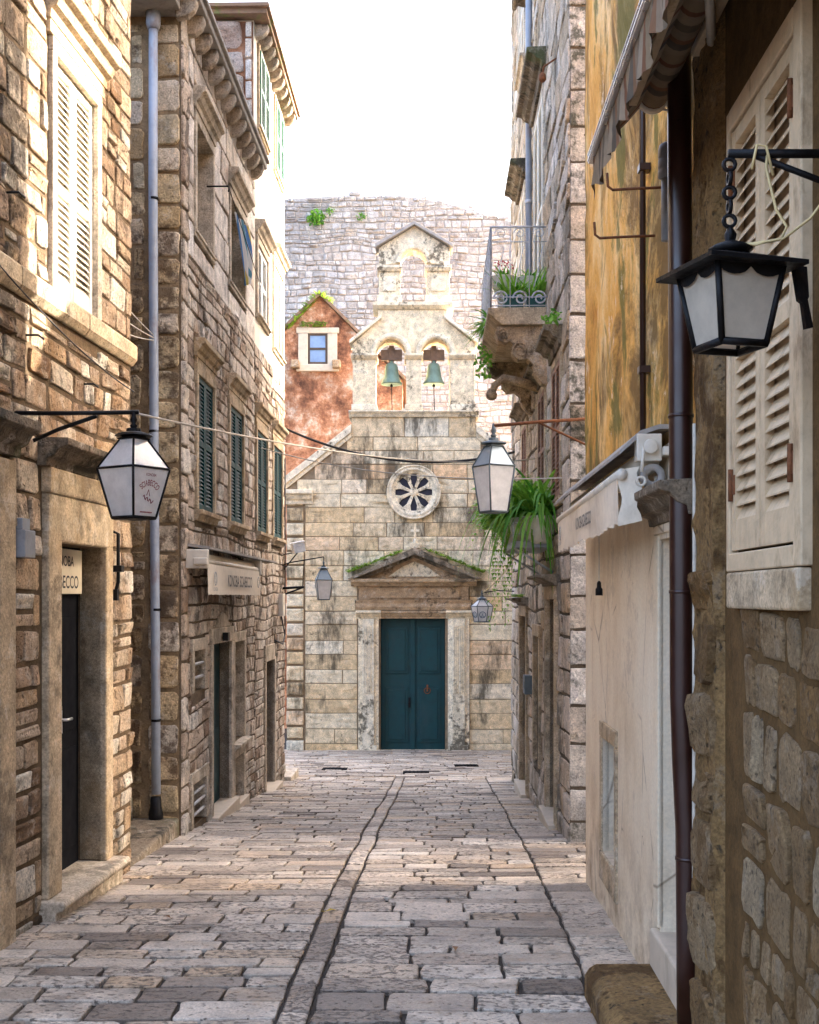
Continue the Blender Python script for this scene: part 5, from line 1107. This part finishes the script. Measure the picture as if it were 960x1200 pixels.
# planter shelf
t = thing('plant_shelf', 'grey metal shelf on the wall carrying leafy pots above the street', 'shelf', R2.p(11.3, .45, .15)); mb = MB(); mb.box(R2, 10.6, 12.0, .44, .47, .0, .38); mb.box(R2, 10.6, 12.0, .47, .50, .36, .38); mb.box(R2, 10.58, 10.6, .44, .50, 0, .38); mb.build('tray', M['metal_tray'], t, bevel=.003)
mb = MB()
for u in (10.64, 11.96):
    mb.tube([R2.p(u, .44, .36), R2.p(u, .22, .01)], .012, 6)
for z in (.56, .66): mb.tube([R2.p(10.6, z, .02), R2.p(10.6, z, .37), R2.p(12.0, z, .37)], .009, 6)
mb.tube([R2.p(10.6, .45, .37), R2.p(10.6, .66, .37)], .009, 6); mb.tube([R2.p(12.0, .45, .37), R2.p(12.0, .66, .37)], .009, 6)
mb.build('guard_rail', M['grey_iron'], t)
for i, (u, w, lab, kind) in enumerate(((10.62, .13, 'pot of long strap leaves against the wall at the near end of the shelf', 0), (10.85, .24, 'pale pot of long strap leaves at the near end of the shelf', 0), (11.25, .26, 'pale pot of bushy ferns on the middle of the shelf', 1), (11.7, .26, 'pale pot of trailing ferns at the far end of the shelf', 2))):
    t = thing('potted_plant', lab, 'potted plant', R2.p(u, .472, w), 'pots on the wall shelf'); mb = MB(); mb.lathe(R2.p(u, .474, w), [(.06,0), (.10,.02), (.14,.12), (.155,.22), (.165,.225), (.165,.245), (.14,.245)], 22); mb.build('pot', M['pot'], t)
    mb = MB(); top = R2.p(u, .71, w)
    if kind == 0:
        for k in range(110): blade(mb, top+Vector((R.uniform(-.07,.07), R.uniform(-.07,.07), 0)), R.uniform(0, 2*PI), R.uniform(.35,.85), .042, R.uniform(.5,1.6), R.uniform(.9,1.7), 8)
        mb.build('leaves', M['leafd'], t)
    else:
        for k in range(120): frond(mb, top+Vector((R.uniform(-.07,.07), R.uniform(-.07,.07), R.uniform(-.03,.05))), R.uniform(0, 2*PI), R.uniform(.34,.68), R.uniform(.6,1.7), R.uniform(.7,1.3), .10)
        leafball(mb, top+Vector((-.03,0,.16)), .34, .42, .26, 800, .08)
        mb.build('leaves', M['leaf'], t)
        if kind == 2:
            mb = MB()
            for k in range(26):
                s = R2.p(u+R.uniform(-.1,.25), .66, w+R.uniform(.02,.22)); L = R.uniform(.3, 1.05)
                for j in range(int(L*26)):
                    z = j/26; p = s+Vector((R.uniform(-.03,.03)-.05*z, R.uniform(-.03,.03), -z)); az = R.uniform(0, 2*PI); q = R.uniform(.03,.065)
                    blade(mb, p, az, q, .024, .2, .9, 3)
            mb.build('trailing_stems', M['leaf'], t)
mb = MB()
tuft(mb, R2, 13.45, 14.75, .0, .10, 130, .10); tag(mb.build('moss_plant', M['mossg'], None, R2.p(14.1, 0, .1)), 'green moss on a door cornice low on the far right house', 'moss')
mb = MB()
leafball(mb, R2.p(9.9, 2.30, .1), .06, .3, .05, 60, .05); tag(mb.build('moss_plant', M['leafd'], None, R2.p(9.9, 2.27, .1)), 'dark moss on the window cornice below the balcony', 'moss')
for i, u in enumerate((12.9, 13.05)):
    mb = MB(); mb.box(R2, u, u+.10, -1.05-.0*i, -.85, .0, .10); mb.box(R2, u+.02, u+.08, -.99, -.91, .10, .105); tag(mb.build('letter_box', M['pvc' if i else 'lead'], None, R2.p(u, -1.05), bevel=.004), ['dark letter box on the far right house, nearer the camera', 'grey letter box on the far right house, nearer the church'][i], 'letter box', 'letter boxes on the right wall')

# ================================================================== LANTERNS
def pane_frame(c, n, rot, k, r_top, r_bot, hb, push=.004):
    """frame on pane k of a lantern body"""
    c = Vector(c); P = lambda r, j, z: c+Vector((r*math.cos(rot+2*PI*j/n), r*math.sin(rot+2*PI*j/n), z))
    a, b = P(r_top, k, 0), P(r_top, k+1, 0); d, e = P(r_bot, k, -hb), P(r_bot, k+1, -hb)
    o = (a+b+d+e)/4; dv = ((a+b)/2-(d+e)/2).normalized(); du = (b-a).normalized(); nn = du.cross(dv).normalized()
    return Plain(o+nn*push, du, dv, nn)
LG = 'street lanterns'
# big left lantern
t = thing('street_lantern', 'white paned lantern with red lettering on an iron arm at left', 'lantern', (-1.39, 6.0, E+.4), LG)
c = (-1.385, 6.0, E+.645); rot = math.radians(-78)
lantern(t, c, 4, rot, .178, .108, .070, .245, .145, M['iron'], M['frost'], bar=.0065, cap=.036)
mb = MB(); q = pane_frame(c, 4, rot, 0, .178, .108, .245)
text_mb(mb, 'KONOBA', q, 0, .082, .020, 0, squash=.8); text_mb(mb, 'SCIABECCO', q, 0, .035, .042, 0, arc=.062, squash=.50)
mb.tube([q.p(-.035+.006*k_, -.022+.010*math.sin(k_*1.7)-.0022*k_, 0) for k_ in range(13)], .0022, 5); mb.tube([q.p(-.012, -.015, 0), q.p(-.004, .014, 0), q.p(.010, -.018, 0)], .0014, 5)
for k_ in range(9): mb.box(q, -.040+.009*k_, -.034+.009*k_, -.103, -.096, -.001, .0005)
mb.build('lettering', M['ink_r'], t)
mb = MB(); wx = L1.p(6.0, 0).x
mb.tube([(wx-.03, 6.0, E+.925), (wx+.3, 6.0, E+.925), (-1.36, 6.0, E+.93)], .011, 8); mb.tube([L1.p(6.22, .80, -.02), Vector((-1.80, 6.12, E+.86)), Vector((-1.58, 6.03, E+.915))], .011, 8); mb.tube([L1.p(6.0, .86, -.01), L1.p(6.0, .98, -.01)], .014, 8)
mb.tube([(-1.385, 6.0, E+.93), (-1.385, 6.0, E+.89)], .012, 8); mb.build('arm', M['iron'], t)
# black hanging lantern, right foreground
t = thing('street_lantern', 'black lantern with solid roof hanging by the beige shutters in the right foreground', 'lantern', (.764, 2.8, E+.58), LG)
c = (.752, 2.8, E+.765); rot = math.radians(-118)
lantern(t, c, 4, rot, .122, .082, .028, .178, .05, M['iron'], M['frostd'], roof_glass=False, r_over=.178, bar=.008)
mb = MB(); wx = R1.p(2.8, 0).x
mb.tube([(c[0]-.005, 2.8, E+1.04), (wx+.02, 2.8, E+1.04)], .011, 8); mb.tube([(c[0]+.06, 2.8, E+1.035), (wx+.02, 2.8, E+.95)], .008, 8); mb.build('arm', M['iron'], t)
mb = MB()
for k in range(6):
    z = E+.835+k*.033; f = Plain((c[0]-.002, 2.8, z+.014), (1,0,0) if k % 2 else (0,1,0), (0,0,1), (0,1,0) if k % 2 else (1,0,0)); ring(mb, f, 0, 0, [(.010,-.004), (.018,-.004), (.018,.004), (.010,.004)], 12)
mb.build('chain', M['iron'], t)
mb = MB(); f = Plain((c[0]+.155, 2.78, E+.75), (.93,.35,0), (0,0,1), (-.35,.93,0)); mb.prism(f, [(-.02,.02), (.018,.02), (.024,-.05), (.020,-.056), (.036,-.12), (.016,-.125), (.006,-.065), (-.004,-.06)], -.006, .006); mb.build('loose_flap', M['iron'], t)
# grey green lantern in the middle
t = thing('street_lantern', 'grey green lantern on a rusty pole below the balcony in front of the ferns', 'lantern', (.655, 9.3, E+.6), LG)
c = (.655, 9.3, E+1.02); rot = math.radians(-105)
lantern(t, c, 4, rot, .168, .112, .075, .355, .150, M['lead'], M['frost'], bar=.007, cap=.045, roofmat=M['leadp'])
mb = MB(); mb.tube([(.655, 9.3, E+1.335), (1.0, 9.33, E+1.37), (1.42, 9.36, E+1.40)], .013, 8); mb.tube([(1.02, 9.33, E+1.36), (1.42, 9.37, E+1.18)], .009, 8); mb.tube([(.655, 9.3, E+1.335), (.655, 9.3, E+1.27)], .01, 8); mb.build('arm', M['rust'], t)
# small one by the left wall
t = thing('street_lantern', 'small grey lantern on a thin arm left of the church portal', 'lantern', (-1.17, 16.2, E-.05), LG)
c = (-1.165, 16.2, E+.235); rot = math.radians(-80+45)
lantern(t, c, 4, rot, .150, .105, .06, .265, .14, M['lead'], M['frost'], bar=.006, cap=.032, roofmat=M['leadp'])
mb = MB(); wx = L2.p(16.2, 0).x
mb.tube([(wx-.02, 16.2, E+.42), (wx+.1, 16.2, E+.47), (-1.165, 16.2, E+.55)], .009, 7); mb.tube([(-1.165, 16.2, E+.55), (-1.165, 16.2, E+.45)], .007, 6); mb.tube([(wx-.02, 16.2, E+.12), (wx+.3, 16.2, E+.14)], .018, 7); mb.tube([(wx-.02, 16.2, E+.02), (wx+.3, 16.2, E+.14)], .012, 7); mb.tube([(wx+.28, 16.2, E+.14), (wx+.3, 16.2, E+.5)], .007, 6); mb.build('arm', M['iron'], t)
# small one at right
t = thing('street_lantern', 'small grey six sided lantern with round emblems right of the church portal', 'lantern', (.97, 16.0, E-.35), LG)
c = (.972, 16.0, E-.12); rot = math.radians(-120)
lantern(t, c, 6, rot, .150, .105, .055, .205, .085, M['lead'], M['frost'], bar=.006, cap=.032)
mb = MB()
for k in (0, 1):
    if k == 0: q = pane_frame(c, 6, rot, 0, .150, .105, .205)
    else: q = pane_frame(c, 6, rot, 5, .150, .105, .205)
    ring(mb, q, 0, -.01, [(.036, 0), (.045, 0), (.045, .003), (.036, .003)], 18); text_mb(mb, 'T', q, 0, -.035, .06, .002); mb.box(q, -.022, -.012, -.04, -.02, 0, .002); mb.box(q, .012, .022, -.04, -.02, 0, .002)
mb.build('emblem', M['ink_b'], t)
mb = MB(); wx = R2.p(16.0, 0).x; mb.tube([(c[0], 16.0, E+.06), (c[0]+.2, 16.0, E+.09), (wx+.02, 16.0, E+.08)], .008, 6); mb.tube([(c[0], 16, E+.06), (c[0], 16, E+.0)], .008, 6); mb.build('arm', M['iron'], t)
# flood light by the left wall
t = thing('floodlight', 'white boxy floodlight on a bracket at the end of the left wall', 'floodlight', (-1.52, 16.3, E+.6)); f = Plain((-1.52, 16.3, E+.68), (.85,.4,.2), (-.2,0,.98), (.4,-.9,0))
mb = MB(); mb.box(f, -.09, .09, -.07, .07, -.05, .05); mb.box(f, -.10, .10, .06, .08, -.06, .06); mb.build('case', M['lamp_w'], t, bevel=.012)
mb = MB(); mb.tube([(-1.74, 16.3, E+.35), (-1.52, 16.3, E+.62)], .009, 6); mb.tube([(-1.74, 16.3, E+.58), (-1.52, 16.3, E+.62)], .009, 6); mb.build('bracket', M['iron'], t)

# ================================================================== CABLES
CG = 'cables across the street'
cable('overhead_cable', 'thick black cable sagging across the church front below the bells', L2.p(16.2, 2.30, .02), Vector((1.42, 16.0, E+1.95)), .28, .018, M['cable_k'], group=CG)
cable('overhead_cable', 'thin white cable from the white lettered lantern across the street above the ferns', Vector((-1.40, 6.0, E+.93)), R2.p(12.5, 1.45, .02), .12, .006, M['cable_w'], 40, group=CG)
cable('overhead_cable', 'thin white cable from the farther teal shutters across the rose window to the right wall', L2.p(14.0, 1.75, .05), R2.p(9.5, .95, .05), .12, .006, M['cable_w'], 40, group=CG)
for i, (v0, s, lab) in enumerate(((2.35, .10, 'uppermost pale wire from the left wall to the drainpipe'), (2.1, .14, 'middle pale wire from the left wall to the drainpipe'), (1.95, .2, 'lowest pale wire from the left wall to the drainpipe'))):
    cable('wire', lab, L1.p(5.3-.1*i, v0, .06), Vector((-2.07, 9.66, E+2.12-.02*i)), s, .0045, M['cable_w'], 30, 'wire', 'wires at the left drainpipe')
cable('wire', 'dark wire running along the left string course', L1.p(4.5, 1.9, .05), L1.p(7.85, 1.35, .05), .12, .004, M['cable_k'], 30, 'wire')
mb = MB(); mb.tube([Vector((.84, 2.8, E+1.05)), Vector((.83, 2.78, E+1.0)), Vector((.85, 2.77, E+.9)), Vector((.875, 2.77, E+.86)), Vector((.86, 2.76, E+.83)), Vector((.80, 2.76, E+.815)), Vector((.765, 2.78, E+.825))], .0035, 6)
mb.tube([Vector((.78, 2.77, E+.818)), Vector((.86, 2.75, E+.825)), Vector((.92, 2.74, E+.87)), Vector((1.0, 2.72, E+.98))], .0035, 6); mb.tube([Vector((.80, 2.79, E+1.0)), Vector((.81, 2.785, E+1.055)), Vector((.83, 2.78, E+1.05)), Vector((.845, 2.775, E+.98))], .0035, 6)
tag(mb.build('lamp_cord', M['cable_y'], None, (.84, 2.8, E+.9)), 'yellowed cord looped over the arm of the black lantern', 'cord')
cable('wire', 'yellow cable hanging to the small right lantern', Vector((.98, 16, E+.06)), R2.p(14.6, .55, .05), .05, .006, M['cable_y'], 16, 'wire')
t = thing('wall_box', 'pale box with a looped cable at the far end of the left wall', 'electrical box', L2.p(15.9, -.4, 0)); mb = MB(); mb.box(L2, 15.75, 16.0, -.25, .05, 0, .07); mb.build('box', M['white_m'], t, bevel=.005)
mb = MB(); mb.tube([L2.p(15.9, -.25, .03), L2.p(16.1, -.5, .05), L2.p(15.9, -.62, .05), L2.p(15.3, -.55, .03), L2.p(15.3, -.75, .03)], .01, 6); mb.tube([L2.p(16.3, 1.9, .03), L2.p(16.3, -.5, .03)], .01, 6); mb.build('cable', M['cable_k'], t)

for i, (x, y, a, lab) in enumerate(((-.43, 6.55, .4, 'yellow fallen leaf on the paving near the middle gutter'), (.22, 5.75, 1.6, 'small brown fallen leaf on the paving near the camera'), (-1.3, 6.4, 2.4, 'brown fallen leaf on the paving near the left doorstep'))):
    mb = MB(); L = .035; d = Vector((math.cos(a), math.sin(a), 0)); s_ = Vector((-d.y, d.x, 0)); o = Vector((x, y, gz(y)+.02))
    mb.add([o-d*L, o-s_*L*.45+Vector((0,0,.008)), o+d*L, o+s_*L*.45+Vector((0,0,.01)), o+Vector((0,0,.002))], [(0,1,4), (1,2,4), (2,3,4), (3,0,4)], None, True); mb.tube([o-d*L, o-d*L*1.6+Vector((0,0,.004))], .0015, 5)
    tag(mb.build('fallen_leaf', M['leaf_y' if i == 0 else 'leaf_b'], None, o), lab, 'leaf', 'fallen leaves on the street')
# ================================================================== LIGHT, SKY, CAMERA
AZ, EL = math.radians(64.4), math.radians(28)       # azimuth clockwise from +Y
sv = Vector((math.sin(AZ)*math.cos(EL), math.cos(AZ)*math.cos(EL), math.sin(EL)))
sun = bpy.data.lights.new('sun', 'SUN'); sun.energy = 2.0; sun.angle = math.radians(.5); sun.color = (1, .92, .80)
so = bpy.data.objects.new('sun', sun); C.objects.link(so); so.rotation_euler = sv.to_track_quat('Z', 'Y').to_euler(); so.location = (10, 10, 30)
wd = bpy.data.worlds.new('World'); bpy.context.scene.world = wd; wd.use_nodes = True
nt = wd.node_tree; nt.nodes.clear(); o = nt.nodes.new('ShaderNodeOutputWorld'); b = nt.nodes.new('ShaderNodeBackground'); s = nt.nodes.new('ShaderNodeTexSky')
s.sky_type = 'NISHITA'; s.sun_disc = False; s.sun_elevation = EL; s.sun_rotation = AZ; s.air_density = .7; s.dust_density = 8.0; s.ozone_density = .3
b.inputs[1].default_value = .15; nt.links.new(s.outputs[0], b.inputs[0]); nt.links.new(b.outputs[0], o.inputs[0])
cam = bpy.data.cameras.new('camera'); co = bpy.data.objects.new('camera', cam); C.objects.link(co)
co.location = (0, 0, E); co.rotation_euler = (PI/2, 0, 0); cam.sensor_fit = 'HORIZONTAL'; cam.sensor_width = 36; cam.lens = 36*F/960; cam.shift_y = 100/960; cam.clip_start = .05; cam.clip_end = 2000
sc = bpy.context.scene; sc.camera = co
sc.view_settings.view_transform = 'Standard'; sc.view_settings.look = 'None'; sc.view_settings.gamma = 1; sc.view_settings.use_curve_mapping = False
sc.view_settings.exposure = 3.6
for ob in list(bpy.data.objects):
    if '_o' in ob: del ob['_o']
